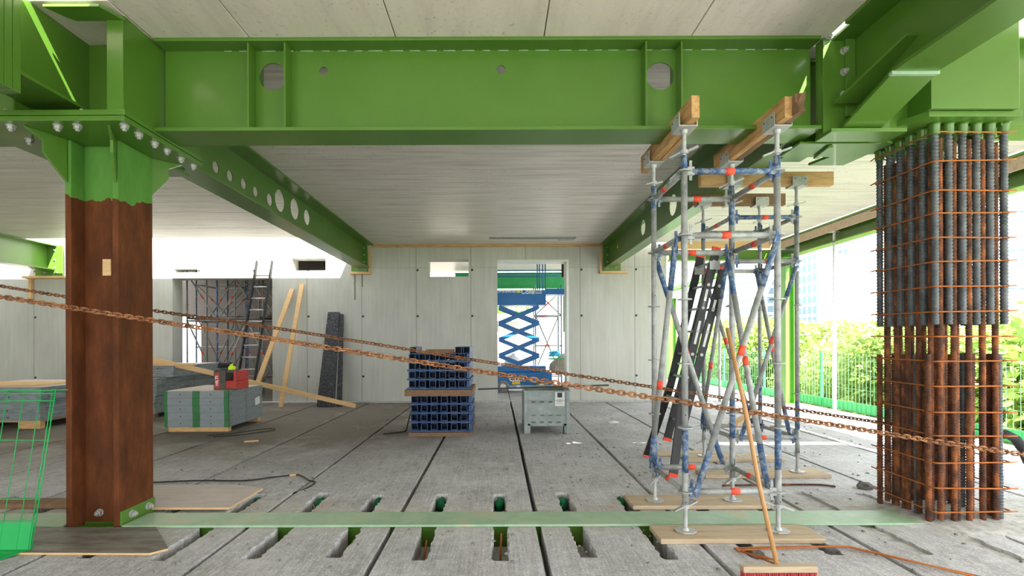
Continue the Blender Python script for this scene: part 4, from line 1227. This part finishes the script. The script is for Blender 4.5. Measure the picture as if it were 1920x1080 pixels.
# green mesh barrier lying against the left edge
mb = thing('mesh_barrier', 'bright green steel mesh barrier with solid kick plate at the left edge of the view', 'barrier', (-4.0, 3.5, 0))
def bp(x, z):   # slightly leaning frame, plane nearly facing the camera
    return (-3.35 + (x) * 1.0, 3.52, z)
m = MB(); Yb = 3.50
xr = (57 - 933) * Yb / 900
lean = 0.045
def BP(x, z): return (x + lean * z, Yb + 0.12 * z, z)
for dx, r in ((0.0, 0.004), (-0.022, 0.004), (-0.11, 0.003), (-0.235, 0.003), (-0.36, 0.003), (-0.48, .003)):
    m.path([BP(xr + dx, 0.02), BP(xr + dx, 1.17)], r, 6)
for z, r in ((1.17, .004), (1.145, .004), (1.09, .004), (0.80, .003), (0.375, .003), (0.22, .004)):
    m.path([BP(xr - 0.7, z), BP(xr + 0.01, z)], r, 6)
m.path([BP(xr, 1.17), BP(xr + 0.09, 1.172)], .004, 6)
bmesh.ops.translate(m.bm, verts=m.bm.verts[:], vec=-mb.location); m.build('mesh', 'barrier_green', mb)
m = MB(); m.quadplate([BP(xr - 0.7, 0.02), BP(xr - 0.012, 0.02), BP(xr - 0.012, 0.21), BP(xr - 0.7, 0.21)], 0.004)
m.quadplate([BP(xr - 0.7, 0.02), BP(xr - 0.012, 0.02), (xr - 0.10, Yb - .16, 0.005), (xr - 0.7, Yb - .16, 0.005)], 0.004)
bmesh.ops.translate(m.bm, verts=m.bm.verts[:], vec=-mb.location); m.build('kick_plate', 'barrier_green', mb)

# ================================================================== STACKS
def panel(w, d, h, mat, bands):
    """formwork panel: framed box with grooves, holes and end bands"""
    pr = thing('formwork_panel', '', 'formwork panel')
    m = MB(); m.box(0, w, 0, d, 0.003, h - 0.003)
    m.mi = 1
    for x in (w * .25, w * .72): m.tube((x, -0.002, h * .5), (x, 0.01, h * .5), 0.012, 10)
    for y in (d * .08, d * .45, d * .92): m.tube((w - .01, y, h * .5), (w + .002, y, h * .5), 0.012, 10)
    m.box(w - .01, w + .0015, d * .5 - .006, d * .5 + .006, .003, h - .003)
    m.build('frame', [mat, 'dark_inside'], pr, 0.004)
    for (a, b) in bands:
        m = MB(); m.box(a * w, b * w, -0.004, 0.02, 0.001, h - 0.001); m.build('end_band', 'panel_green', pr)
    m = MB(); m.box(0.01, w - .01, 0.01, d - .01, h - .003, h); m.build('plywood_face', 'plywood', pr)
    return pr
g0 = panel(1.105, 1.18, 0.125, 'panel_grey', ((0.0, .05), (.44, .55), (.93, 1.0)))
ord_ = ['topmost', 'second from the top', 'middle', 'second from the bottom', 'lowest']
for i in range(5):
    o = g0 if i == 0 else copy_tree(g0)
    o.location = (-5.725 + jit(.008), 8.24, 0.58 - 0.125 * i - 0.0); o.rotation_euler = (0, 0, 0)
    tag(o, ord_[i] + ' grey formwork panel in the tidy stack with green bands', 'formwork panel', 'green-banded grey panels')
m = MB(); m.box(-5.67, -4.64, 8.26, 8.36, 0, .078); m.box(-5.67, -4.64, 9.28, 9.38, 0, .078); m.box(-5.67, -5.57, 8.36, 9.28, 0, .078)
tag(m.build('pallet', 'timber_beam_cross', bevel=.004), 'wooden bearers under the green-banded panel stack', 'pallet')
m = MB(); m.box(0, 0.004, -.09, .09, -.07, .07); o = m.build('paper_sheet', 'paper'); o.location = (-4.612, 9.2, .42); o.rotation_euler = (R(8), 0, 0)
tag(o, 'white delivery note stuck to the side of the green-banded panel stack', 'paper')

g1 = panel(1.2, 2.4, 0.12, 'panel_grey_worn', ())
for i in range(6):
    o = g1 if i == 0 else copy_tree(g1)
    o.location = (-8.15 + jit(.03), 9.75 + jit(.02), 0.09 + 0.1205 * i); o.rotation_euler = (0, 0, 0)
    tag(o, 'worn grey formwork panel, ' + ('lowest', 'second from below', 'third from below', 'fourth from below', 'fifth from below', 'sixth from below')[i] + ' in the taller stack behind the green-banded one', 'formwork panel', 'worn panels behind the column')
for i in range(2):
    o = copy_tree(g1); o.location = (-8.0, 10.05 + .02 * i, 0.813 + .1205 * i); o.scale = (1, .7, 1)
    tag(o, 'worn grey formwork panel lying across the taller stack, ' + ('second from top' if i == 0 else 'topmost, catching the light'), 'formwork panel')
m = MB(); m.box(-8.1, -7.0, 9.8, 9.9, 0, .09); m.box(-8.1, -7.0, 11.9, 12.0, 0, .09)
tag(m.build('pallet', 'timber_brown', bevel=.004), 'wooden bearers under the taller worn panel stack', 'pallet')
for i in range(5):
    o = copy_tree(g1); o.location = (-10.2 + jit(.04), 8.55, 0.15 + 0.1205 * i); o.scale = (1.7, .75, 1)
    tag(o, ord_[4 - i] + ' long dark grey panel of the low stack at the left edge', 'formwork panel', 'long panels at the left edge')
m = MB(); m.box(-10.1, -8.3, 8.7, 9.9, 0.10, .148); m.box(-8.6, -8.2, 8.6, 8.7, 0, .148); m.box(-9.6, -9.2, 8.6, 8.7, 0, .148); m.box(-10.1, -8.3, 9.9, 10.0, 0, .148)
tag(m.build('pallet', 'timber_beam_cross', bevel=.004), 'wooden bearers under the low dark stack at the left edge', 'pallet')
m = MB(); m.box(-9.9, -8.4, 8.7, 9.6, .7535, .775)
tag(m.build('plank', 'timber_new', bevel=.004), 'thin boards lying on top of the low dark stack at the left edge', 'board')

# red tool case
tc = thing('tool_case', 'red and dark grey tool case standing on the green-banded panel stack', 'tool case', (-4.72, 8.55, 0.7065), R(-8))
m = MB(); m.box(-.22, -.19, -.17, .17, 0.005, .34); m.box(-.01, .19, -.17, .17, 0.005, .16); m.box(.14, .19, -.17, .17, .16, .34); m.build('red_shell', 'case_red', tc, .008)
m = MB(); m.box(-.19, -.01, -.175, .175, 0.0, .35); m.box(-.01, .19, -.16, -.1, .30, .35); m.box(-.23, -.195, -.18, -.15, 0.0, .34); m.box(-.02, .2, -.175, -.165, 0.0, .03); m.build('dark_frame', 'case_dark', tc, .008)
m = MB(); m.box(-.21, -.12, -.182, -.172, .02, .30); m.build('front_panel', 'case_red', tc, .004)
me = text_mesh('HILTI', .075, 'white_print', .001, .002)
inst('lettering', me, tc, (-.165, -.184, .16), rot=(R(90), R(-90), 0))
lump('black cloth draped over the red tool case', -4.83, 8.54, (.15, .14, .07), 'cloth_black', 'cloth', 'cloth', z=1.085)
lump('neon yellow glove or cloth lying on top of the red tool case', -4.70, 8.48, (.06, .06, .08), 'hi_vis', 'glove', 'glove', z=1.05)

# blue steel section stack
def section_mesh():
    m = MB(); w, h, L, t = .108, .108, 1.15, .008
    m.mi = 0
    m.box(-w / 2, w / 2, 0, L, 0, t); m.box(-w / 2, w / 2, 0, L, h - t, h); m.box(-w / 2, -w / 2 + t, 0, L, t, h - t); m.box(w / 2 - t, w / 2, 0, L, t, h - t)
    m.mi = 1; m.box(-w / 2 + t, w / 2 - t, .25, L - .25, t, h - t)
    return m.mesh('steel_section', ['blue_frame', 'dark_inside'])
SEC = section_mesh()
YS = 7.80; SX = YS / 900
rows_lo = [.066, .213, .360, .507]; rows_up = [.757, .903, 1.049, 1.195]
cols_lo = [(x - 933) * SX for x in (776.7, 795, 813.8, 832.5, 851, 869.6)]
cols_up = [(x - 933) * SX for x in (772.7, 791.9, 811, 829.4, 847.7, 865.8)]
nth = ('bottom', 'second', 'third', 'top'); cn = ('leftmost', 'second from left', 'third from left', 'third from right', 'second from right', 'rightmost')
for pack, rows, cols_ in (('lower', rows_lo, cols_lo), ('upper', rows_up, cols_up)):
    for ri, z in enumerate(rows):
        for ci, x in enumerate(cols_):
            o = inst('steel_section', SEC, None, (x + jit(.004), YS + jit(.02), z + .036), rot=(0, 0, jit(.006)))
            tag(o, 'open-ended blue section, ' + cn[ci] + ' in the ' + nth[ri] + ' row of the ' + pack + ' pack', 'steel section', pack + ' pack of blue steel sections')
        xa, xb = cols_[0] - .08, cols_[-1] + .15
        m = MB()
        m.box(xa, xb, YS - .03, YS + .03, z + .006, z + .032)
        o = m.build('cross_rail', 'blue_frame', bevel=.003)
        tag(o, 'flat blue spacer rail under the ' + nth[ri] + ' row of the ' + pack + ' pack of blue sections', 'rail')
        m = MB(); x = cols_[-1] + .075
        m.box(x, x + .05, YS - .01, YS + 1.1, z + .036, z + .142)
        tag(m.build('end_post', 'blue_frame', bevel=.003), 'blue upright closing the right end of the ' + nth[ri] + ' row, ' + pack + ' pack', 'rail')
for (a_, b_, c_, d_, lab) in ((-1.45, -.42, 0, .064, 'wooden bearer under the stack of blue steel sections'), (-1.51, -.41, .652, .755, 'brown board separating the lower and upper packs of blue steel sections')):
    m = MB(); m.box(a_, b_, YS - .03, YS + 1.1, c_, d_)
    tag(m.build('bearer', 'timber_brown', bevel=.004), lab, 'board')
m = MB(); m.box(-1.18, -.72, YS + .1, YS + .2, 1.340, 1.41); tag(m.build('timber_offcut', 'timber_brown', bevel=.004), 'short timber piece lying on top of the blue stack', 'timber')
for x, lab in ((-1.38, 'at the left end'), (-.64, 'second from the right end'), (-.51, 'at the right end')):
    o = inst('steel_section', SEC, None, (x, YS + .04, 1.341), rot=(0, 0, .08 if x < -1 else 0))
    tag(o, 'loose blue section on top of the stack, ' + lab, 'steel section', 'loose sections on top')

# steel bin
bn = thing('steel_bin', 'galvanised steel stillage bin with slotted ribs and feet, in front of the doorway', 'bin', (0.78, 8.0, 0))
S8 = 8.0 / 900
xl, xr_ = -.33, .405
m = MB(); t = .008
m.box(xl, xr_, 0, t, .13, .70); m.box(xl, xr_, .95 - t, .95, .13, .70); m.box(xl, xl + t, 0, .95, .13, .70); m.box(xr_ - t, xr_, 0, .95, .13, .70); m.box(xl, xr_, 0, .95, .12, .13)
m.mi = 1
for z0 in (.60 - .09, .33 - .04, .17):
    for x in (-.22, -.08, .06, .20):
        m.box(x, x + .07, -.012, -.008 + .006, z0 + .02, z0 + .028); m.box(x, x + .07, -.012, -.002, z0 + .006, z0 + .012)
m.build('tub', ['bin_steel', 'dark_inside'], bn, .003)
for z0 in (.50, .27):
    m = MB(); m.box(xl + .03, xr_ - .02, -.014, 0, z0, z0 + .012); m.box(xl + .03, xr_ - .02, -.022, 0, z0 + .045, z0 + .055); m.build('rib', 'bin_steel', bn)
m = MB(); m.box(xl - .03, xr_ + .02, -.03, 0, .70, .715); m.box(xl - .03, xr_ + .02, .95, .98, .70, .715); m.box(xl - .03, xl, 0, .95, .70, .715); m.box(xr_, xr_ + .03, 0, .95, .70, .74); m.build('rim', 'bin_steel', bn, .003)
for (x, y) in ((xl, 0), (xr_ - .09, 0), (xl, .86), (xr_ - .09, .86)):
    m = MB(); m.box(x, x + .09, y, y + .012, 0, .16); m.box(x, x + .012, y, y + .09, 0, .16); m.box(x, x + .09, y, y + .09, 0, .006); m.build('foot', 'bin_steel', bn)
for a_, b_ in ((xl - .012, xl + .05), (xr_ - .045, xr_ + .012)):
    m = MB(); m.box(a_, b_, -.018, 0, 0, .70); m.build('corner_post', 'bin_steel', bn, .003)
m = MB(); m.box(.17, .33, -.020, -.0185, .46, .69); m.mi = 1; m.box(.21, .29, -.0215, -.0202, .60, .68)
for i in range(3): m.box(.20, .30, -.0215, -.0202, .565 - .03 * i, .570 - .03 * i)
m.build('notice', ['paper', 'ink'], bn)['label'] = 'white paper notice with a black printed block'
m = MB(); m.bar((-.33, 8.1, .732), (1.95, 8.45, .76), .026, .026)
tag(m.build('steel_bar', 'cable_black'), 'long thin steel bar laid across the top of the steel bin', 'bar')

# leaning lumber and board by the back wall
def stick(label, p0, p1, w, h, mat, name='lumber', cat='lumber', up=(0, 0, 1)):
    m = MB(); m.bar(p0, p1, w, h, up); return tag(m.build(name, mat, bevel=.003), label, cat)
stick('pale plank leaning left against the back wall, the more slanted one of the pair', (-5.86, 11.3, .02), (-5.23, 12.24, 2.90), .11, .045, 'timber_new', up=(0, -1, 0))
stick('pale plank leaning almost upright against the back wall, the taller one of the pair', (-5.09, 11.25, .02), (-4.98, 12.24, 3.02), .10, .045, 'timber_new', up=(0, -1, 0))
stick('long pale lumber slanting from the worn panel stack down to the floor', (-7.4, 9.95, 1.25), (-3.33, 11.25, .04), .05, .10, 'timber_new')
m = MB(); m.box(-8.25, -6.35, 10.0, 10.1, 1.056, 1.10)
tag(m.build('lumber', 'timber_new', bevel=.003), 'pale lath lying flat on top of the worn panel stack', 'lumber')
m = MB(); m.quadplate([(-4.28, 11.35, .02), (-3.86, 11.35, .02), (-4.02, 12.22, 2.30), (-4.31, 12.22, 2.30)], .05)
tag(m.build('black_board', 'black_board', bevel=.003), 'black dirty formwork board leaning against the back wall, nearer one', 'board')
m = MB(); m.quadplate([(-3.83, 11.4, .02), (-3.70, 11.4, .02), (-3.93, 12.24, 2.25), (-4.01, 12.24, 2.25)], .05)
tag(m.build('black_board', 'black_board', bevel=.003), 'narrow black board edge leaning beside the wider black board', 'board')

# ================================================================== BEHIND THE WALL, LEFT OPENING
def simple_tower(label, x0, x1, y0, y1, zs, top, mat_i, bay, name='scaffold_tower'):
    t = thing(name, label, 'scaffold', (x0, y0, 0))
    nx = max(1, round((x1 - x0) / bay))
    xs_ = [(x1 - x0) * i / nx for i in range(nx + 1)]; D = y1 - y0
    for x in xs_:
        for y in (0, D):
            m = MB(); m.tube((x, y, 0), (x, y, top), .024, 8)
            for z in zs: m.lathe([(.055, z - .005), (.055, z + .005)], (x, y, 0), 10)
            m.build('standard', random.choice(['tube_grey', 'tube_blue']), t)
    for z in zs[::2] if len(zs) > 4 else zs:
        for y in (0, D):
            m = MB(); m.tube((0, y, z), (xs_[-1], y, z), .022, 8); m.mi = 1
            for x in xs_[:-1]: m.tube((x + .3, y, z), (x + .36, y, z), .024, 8)
            m.build('ledger', ['tube_grey', 'tape_red'], t)
        for x in xs_:
            m = MB(); m.tube((x, 0, z), (x, D, z), .022, 8); m.build('ledger', ['tube_grey'], t)
    for i in range(nx):
        for y in (0, D):
            a, b = (xs_[i], xs_[i + 1]) if (i + (y > 0)) % 2 else (xs_[i + 1], xs_[i])
            for za, zb in ((zs[0], zs[len(zs) // 2]), (zs[len(zs) // 2], zs[-1])):
                m = MB(); m.tube((a, y, za), (b, y, zb), .022, 8); m.mi = 1; c = Vector((a, y, za)).lerp(Vector((b, y, zb)), .5)
                e = (Vector((b, y, zb)) - Vector((a, y, za))).normalized() * .05; m.tube(c - e, c + e, .025, 8)
                m.build('diagonal_brace', ['tube_grey', 'tape_red'], t)
    return t
dk = simple_tower('dark scaffold seen through the wide opening in the left of the back wall', -8.60, -6.10, 13.3, 14.2, [.35, 1.25, 2.15, 2.6, 3.45], 3.9, 0, .83)
simple_tower('second dark scaffold deeper in the room behind the left opening', -9.6, -6.6, 15.3, 16.4, [.4, 1.4, 2.4, 3.4], 3.9, 0, 1.0)
m = MB(); m.box(-8.6, -6.6, 13.32, 14.18, 2.19, 2.25)
tag(m.build('scaffold_deck', 'ply_dark'), 'dark deck boards on the scaffold behind the left opening', 'deck')
def ladder2(label, x0, y0, z0, x1, y1, z1, w):
    t = thing('ladder', label, 'ladder', (x0, y0, z0))
    a = Vector((0, 0, 0)); b = Vector((x1 - x0, y1 - y0, z1 - z0)); d = b.normalized()
    for s in (0, w):
        m = MB(); m.bar(a + Vector((s, 0, 0)), b + Vector((s * .93, 0, 0)), .03, .07, up=(0, -1, 0)); m.build('stile', 'black_alu', t)
    k = 1
    while k * .3 < b.length - .1:
        c = d * (k * .3); m = MB(); m.tube(c, c + Vector((w * .95, 0, 0)), .018, 8); m.build('rung', 'galvanised', t); k += 1
ladder2('dark-stiled ladder leaning against the back wall over the wide left opening', -6.36, 11.55, 0, -6.13, 12.24, 3.62, .42)

# ================================================================== DOORWAY VIEW
sl = thing('scissor_lift', 'bright blue scissor lift with raised platform seen through the doorway', 'scissor lift', (0.7, 14.5, 0))
def L(m, n, mats, bev=0): return m.build(n, mats, sl, bev)
S = 14.5 / 900
def lx(px): return (px - 933) * S - 0.7
def lz(py): return EYE + (642 - py) * S
m = MB(); m.box(-1.1, lx(1035), 0, .75, .22, .62); m.box(-1.05, lx(1024), .02, .73, .62, .80); L(m, 'chassis', 'lift_blue', .02)
for x in (lx(943), lx(1015)):
    for y in (-.03, .68):
        m = MB(); m.lathe([(.17, 0), (.19, .02), (.19, .10), (.17, .12)], (x, y, .19), 18, d=(0, 1, 0)); m.mi = 1; m.lathe([(.09, -.005), (.09, 0.0)], (x, y, .19), 12, d=(0, 1, 0)); L(m, 'wheel', ['tyre', 'white_metal'])
xc, dx = lx(972), 0.61
zz0, st_ = .86, .625
xm = [lx(936), lx(1011)]
zt_ = lz(575)
n_st = 4; st_ = (zt_ - zz0) / 3.5
for k in range(4):
    za = zt_ - st_ * k; zb_ = za - st_
    if k == 3: zb_ = za - st_ * .5
    for yy in (.03, .68):
        for a, b in (((xm[0], za), (xm[1], zb_)), ((xm[1], za), (xm[0], zb_))) if k < 3 else (((xm[0], za), ((xm[0] + xm[1]) / 2, zb_)), ((xm[1], za), ((xm[0] + xm[1]) / 2, zb_))):
            off = .03 if a[0] == xm[0] else 0
            m = MB(); m.bar((a[0], yy + off, a[1]), (b[0], yy + off, b[1]), .03, .12, up=(0, 0, 1)); L(m, 'scissor_arm', 'lift_blue', .004)
m = MB(); m.box(-1.1, lx(1024), 0, .75, lz(572), lz(544)); m.box(lx(1024), lx(1068), .05, .70, lz(552), lz(541)); L(m, 'platform', 'lift_blue', .01)
m = MB()
for px in (1008, 1012, 1018, 1023): m.tube((lx(px), 0.02, lz(544)), (lx(px), .02, lz(485)), .018, 8)
for py in (507, 513): m.tube((lx(920), 0.02, lz(py)), (lx(1066), .02, lz(py)), .016, 8)
for py in (507, 513): m.tube((lx(920), 0.72, lz(py)), (lx(1066), .72, lz(py)), .016, 8)
m.tube((lx(1060), .02, lz(541)), (lx(1060), .02, lz(520)), .02, 8)
L(m, 'guard_rail', 'lift_blue')
m = MB(); m.box(lx(1057), lx(1064), -.05, .1, lz(522), lz(490)); m.mi = 1; m.box(lx(1054), lx(1057), -.05, .1, lz(520), lz(492)); L(m, 'control_box', ['lift_yellow', 'cloth_black'], .004)
m = MB(); m.box(lx(969), lx(976), -.004, 0.001, lz(549), lz(544)); L(m, 'sticker', 'lift_yellow')
m = MB(); m.box(lx(960), lx(975), -.004, 0.001, lz(721), lz(714)); L(m, 'sticker', 'lift_yellow')
inst('lettering', text_mesh('JCPT0607PA-ED', .085, 'white_print', .002, .002), sl, (lx(950), -.006, lz(547)), rot=(R(90), 0, 0))
inst('lettering', text_mesh('Collé', .19, 'white_print', .002, .004), sl, (lx(990), -.006, lz(547.5)), rot=(R(90), 0, 0))
m = MB(); m.box(lx(998), lx(999.5), -.006, 0, lz(552), lz(543)); L(m, 'sticker', 'lift_yellow')
inst('lettering', text_mesh('RENTAL\n& SALES', .075, 'white_print', .002, .001), sl, (lx(1008), -.006, lz(547)), rot=(R(90), 0, 0))
inst('lettering', text_mesh('Collé', .24, 'white_print', .002, .004), sl, (lx(970), -.006, .42), rot=(R(90), 0, 0))

gb = thing('transverse_beam', 'green beam crossing high behind the scissor lift', 'beam', (1.2, 17, 3.3))
m = MB(); m.box(-1.5, 4.9, 17.0, 17.02, 3.45, 3.95); m.box(-1.5, 4.9, 16.9, 17.12, 3.42, 3.45); m.box(-1.5, 4.9, 16.9, 17.12, 3.95, 3.98); local(m, gb).build('web', 'edge_green', gb)
gb2 = thing('transverse_beam', 'far green beam with round holes behind the scissor arms', 'beam', (0.5, 20.5, 2.9))
m = MB(); m.prism([(-1.5, 2.75), (1.35, 2.75), (1.35, 3.2), (-1.5, 3.2)], 'y', 20.4, 20.42, [circle(x, 2.93, .09, 16) for x in (.5, .7, .92, 1.12)]); local(m, gb2).build('web', 'green_paint', gb2)
gp3 = thing('edge_column', 'green bolted end plate at the right side of the doorway view', 'column', (2.55, 18, 0))
m = MB(); m.box(2.45, 2.70, 17.9, 18.0, 1.9, 3.42); local(m, gp3).build('plate', 'green_paint', gp3)
simple_tower('slim grey scaffold tower behind the scissor lift', 1.25, 2.1, 15.8, 16.6, [.4, 1.4, 2.4, 3.2], 3.4, 0, .85)
# mesh crate with rubbish
ct = thing('mesh_crate', 'wire mesh crate of rubbish behind the doorway, right of the scissor lift', 'crate', (1.95, 14.6, 0))
m = MB()
for i in range(12):
    x = -.35 + .9 * i / 11
    m.tube((x, 0, .12), (x, 0, 1.0), .006, 5)
for z in (.12, .5, .75, 1.0): m.tube((-.35, 0, z), (.55, 0, z), .008, 5)
m.box(-.4, .6, -.02, .9, .08, .12); m.build('cage', 'galvanised', ct)
m = MB(); m.box(-.42, .62, -.03, .01, 1.0, 1.04); m.build('top_rail', 'edge_green', ct)
lump('beige bag of waste in the mesh crate', 2.10, 14.95, (.42, .28, .45), 'bag_beige', 'bag', 'bag', z=.55)
lump('crumpled bright blue plastic sheet on the rubbish crate', 1.78, 14.95, (.18, .15, .15), 'bag_blue', 'plastic_sheet', 'plastic sheet', z=1.08)
lump('pale bag behind the scissor lift base', .55, 16.4, (.4, .3, .8), 'paper', 'bag', 'bag', z=0)

# ================================================================== FENCE AT THE OPEN EDGE
FX = 7.55
def fence_panel(y0, y1, label):
    t = thing('edge_fence', label, 'fence', (FX, y0, 0), group='mesh fence panels along the open right edge')
    Ln = y1 - y0
    m = MB(); y = 0.03
    while y < Ln: m.bar((0, y, .03), (0, y, 1.25), .004, .004); y += .10
    for z in (.22, .5, .8, 1.1, 1.22): m.bar((0, 0.01, z), (0, Ln - .01, z), .005, .005)
    m.build('mesh', 'mesh_green', t)
    m = MB(); m.box(-.008, .004, .02, Ln - .02, .02, .21)
    y = .12
    while y < Ln - .05: m.box(-.014, -.008, y, y + .012, .03, .20); y += .13
    m.build('kick_plate', 'edge_green', t)
    m = MB(); m.box(-.02, .02, -.02, .02, 0.0, 1.3); m.build('post', 'edge_green', t)
y = 4.0; i = 0
od = ('nearest', 'second', 'third', 'fourth', 'fifth', 'sixth', 'seventh', 'eighth', 'farthest')
while y < 25:
    fence_panel(y, y + 2.4, 'bright green mesh fence panel with ribbed kick plate, ' + od[i] + ' along the open right edge'); y += 2.4; i += 1

# ================================================================== OUTSIDE
m = MB(); nx = 30
grid = [[m.bm.verts.new((-60 + 700 * (i / nx), -80 + 700 * j / 30, -6.5)) for j in range(31)] for i in range(nx + 1)]
for i in range(nx):
    for j in range(30): m.face([grid[i][j], grid[i + 1][j], grid[i + 1][j + 1], grid[i][j + 1]], False)
o = structure(m.build('floor_ground', 'meadow'))

def crown_mesh(seed, nleaf, R0):
    rnd = random.Random(seed); m = MB()
    blobs = [(Vector((rnd.uniform(-1, 1) * R0 * .6, rnd.uniform(-1, 1) * R0 * .6, rnd.uniform(-.9, 1) * R0 * .75)), R0 * rnd.uniform(.32, .55)) for _ in range(13)]
    for i in range(nleaf):
        c, r = rnd.choice(blobs)
        a = rnd.uniform(0, 2 * PI); z = rnd.uniform(-1, 1); q = math.sqrt(1 - z * z); rr = r * rnd.uniform(.75, 1.08)
        p = c + Vector((q * math.cos(a), q * math.sin(a), z)) * rr
        s = rnd.uniform(.07, .15)
        u = Vector((rnd.uniform(-1, 1), rnd.uniform(-1, 1), rnd.uniform(-1, 1))).normalized(); w = u.cross(Vector((rnd.uniform(-1, 1), rnd.uniform(-1, 1), rnd.uniform(-1, 1)))).normalized()
        vs = [m.bm.verts.new(p + u * s), m.bm.verts.new(p + w * s * .55), m.bm.verts.new(p - u * s), m.bm.verts.new(p - w * s * .55)]
        m.face(vs, False)
    return m.mesh('crown', 'leaf')
CR = [crown_mesh(i, 9000, 2.6) for i in range(3)]
tr = MB(); tr.tube((0, 0, -6.5), (0, 0, 0), .16, 8, r2=.06)
for a in range(5): tr.tube((0, 0, -2.2 + a * .4), (1.5 * math.cos(a * 1.3), 1.5 * math.sin(a * 1.3), -.2 + a * .2), .05, 6, r2=.02)
TM = tr.mesh('trunk', 'bark')
rr = random.Random(5); nt_ = 0
spots = []
for y in range(4, 34, 3):
    spots.append((12.2 + rr.uniform(-.5, .8) + .06 * y, y + rr.uniform(-.8, .8), rr.uniform(-.1, .45)))
for y in range(5, 48, 4):
    spots.append((18.5 + rr.uniform(-1, 1.5), y + rr.uniform(-1, 1), rr.uniform(.3, 1.0)))
for x, y in ((9, 33), (5, 36), (12, 38), (1, 38)): spots.append((x, y, .2))
for (x, y, zt) in spots:
    o_ = ('nearest', 'second nearest', 'third nearest', 'fourth nearest', 'fifth', 'sixth', 'seventh', 'eighth', 'ninth', 'tenth', 'farthest')
    k_ = nt_ if nt_ < 10 else nt_ - 10
    lab = (o_[k_] + ' leafy tree of the lower row close outside the fence') if nt_ < 10 else (o_[k_] + ' leafy tree of the taller back row outside the fence') if nt_ < 21 else ('leftmost', 'second from left', 'third from left', 'rightmost')[[2, 1, 3, 0][nt_ - 21]] + ' leafy tree beyond the far end of the hall'
    t = thing('tree', lab, 'tree', (x, y, 0), group='trees outside the fence')
    s = rr.uniform(.95, 1.2)
    o = inst('crown', CR[nt_ % 3], t, (0, 0, zt - 0.35), rot=(0, 0, rr.uniform(0, 6))); o.scale = (s, s, s * .85)
    o = inst('crown', CR[(nt_ + 1) % 3], t, (0.3, 0.2, zt - 3.2), rot=(0, 0, rr.uniform(0, 6))); o.scale = (s, s, s * .85)
    inst('trunk', TM, t, (0, 0, zt - 1.0)); nt_ += 1

def block(label, cx, cy, wx, wy, z1, mat, lean=0, fl=3.3, rz=0):
    t = thing('tower_block', label, 'building', (cx, cy, -6.5), rz)
    m = MB(); H = z1 + 6.5
    m.hexa([(-wx / 2, -wy / 2, 0), (wx / 2, -wy / 2, 0), (wx / 2, wy / 2, 0), (-wx / 2, wy / 2, 0), (-wx / 2 + lean, -wy / 2, H), (wx / 2 , -wy / 2, H), (wx / 2 , wy / 2, H), (-wx / 2 + lean, wy / 2, H)])
    m.build('facade', mat, t)
    m = MB(); z = fl
    while z < H:
        f = z / H; m.box(-wx / 2 + lean * f - .15, wx / 2 + .15, -wy / 2 - .15, wy / 2 + .15, z - .15, z + .15); z += fl * 2
    m.build('floor_band', 'tower_plain', t)
    m = MB(); m.box(-wx / 4 + lean / 2, wx / 4, -wy / 4, wy / 4, H, H + 3); m.build('roof_plant', 'tower_plain', t)
def bl(label, px0, px1, ptop, Y, mat, lean=0, fl=3.3):
    s = Y / 900; block(label, ((px0 + px1) / 2 - 933) * s, Y + 12, (px1 - px0) * s, 24, EYE + (642 - ptop) * s, mat, lean, fl)
bl('pale grid-faced tower seen between the white prop and the reinforcement column', 1594, 1655, 458, 180, 'tower_grid')
bl('wider blue-windowed block left of the white prop', 1534, 1594, 478, 150, 'tower_white')
bl('pale blank tower with a slanting left side, right of the green column', 1496, 1534, 468, 190, 'tower_plain', 8)
bl('blue glass tower behind the rear scaffold tower', 1416, 1452, 470, 170, 'tower_grid')
bl('blue glass tower right of the reinforcement column at the right edge', 1870, 1990, 150, 90, 'tower_white', 0, 3.6)
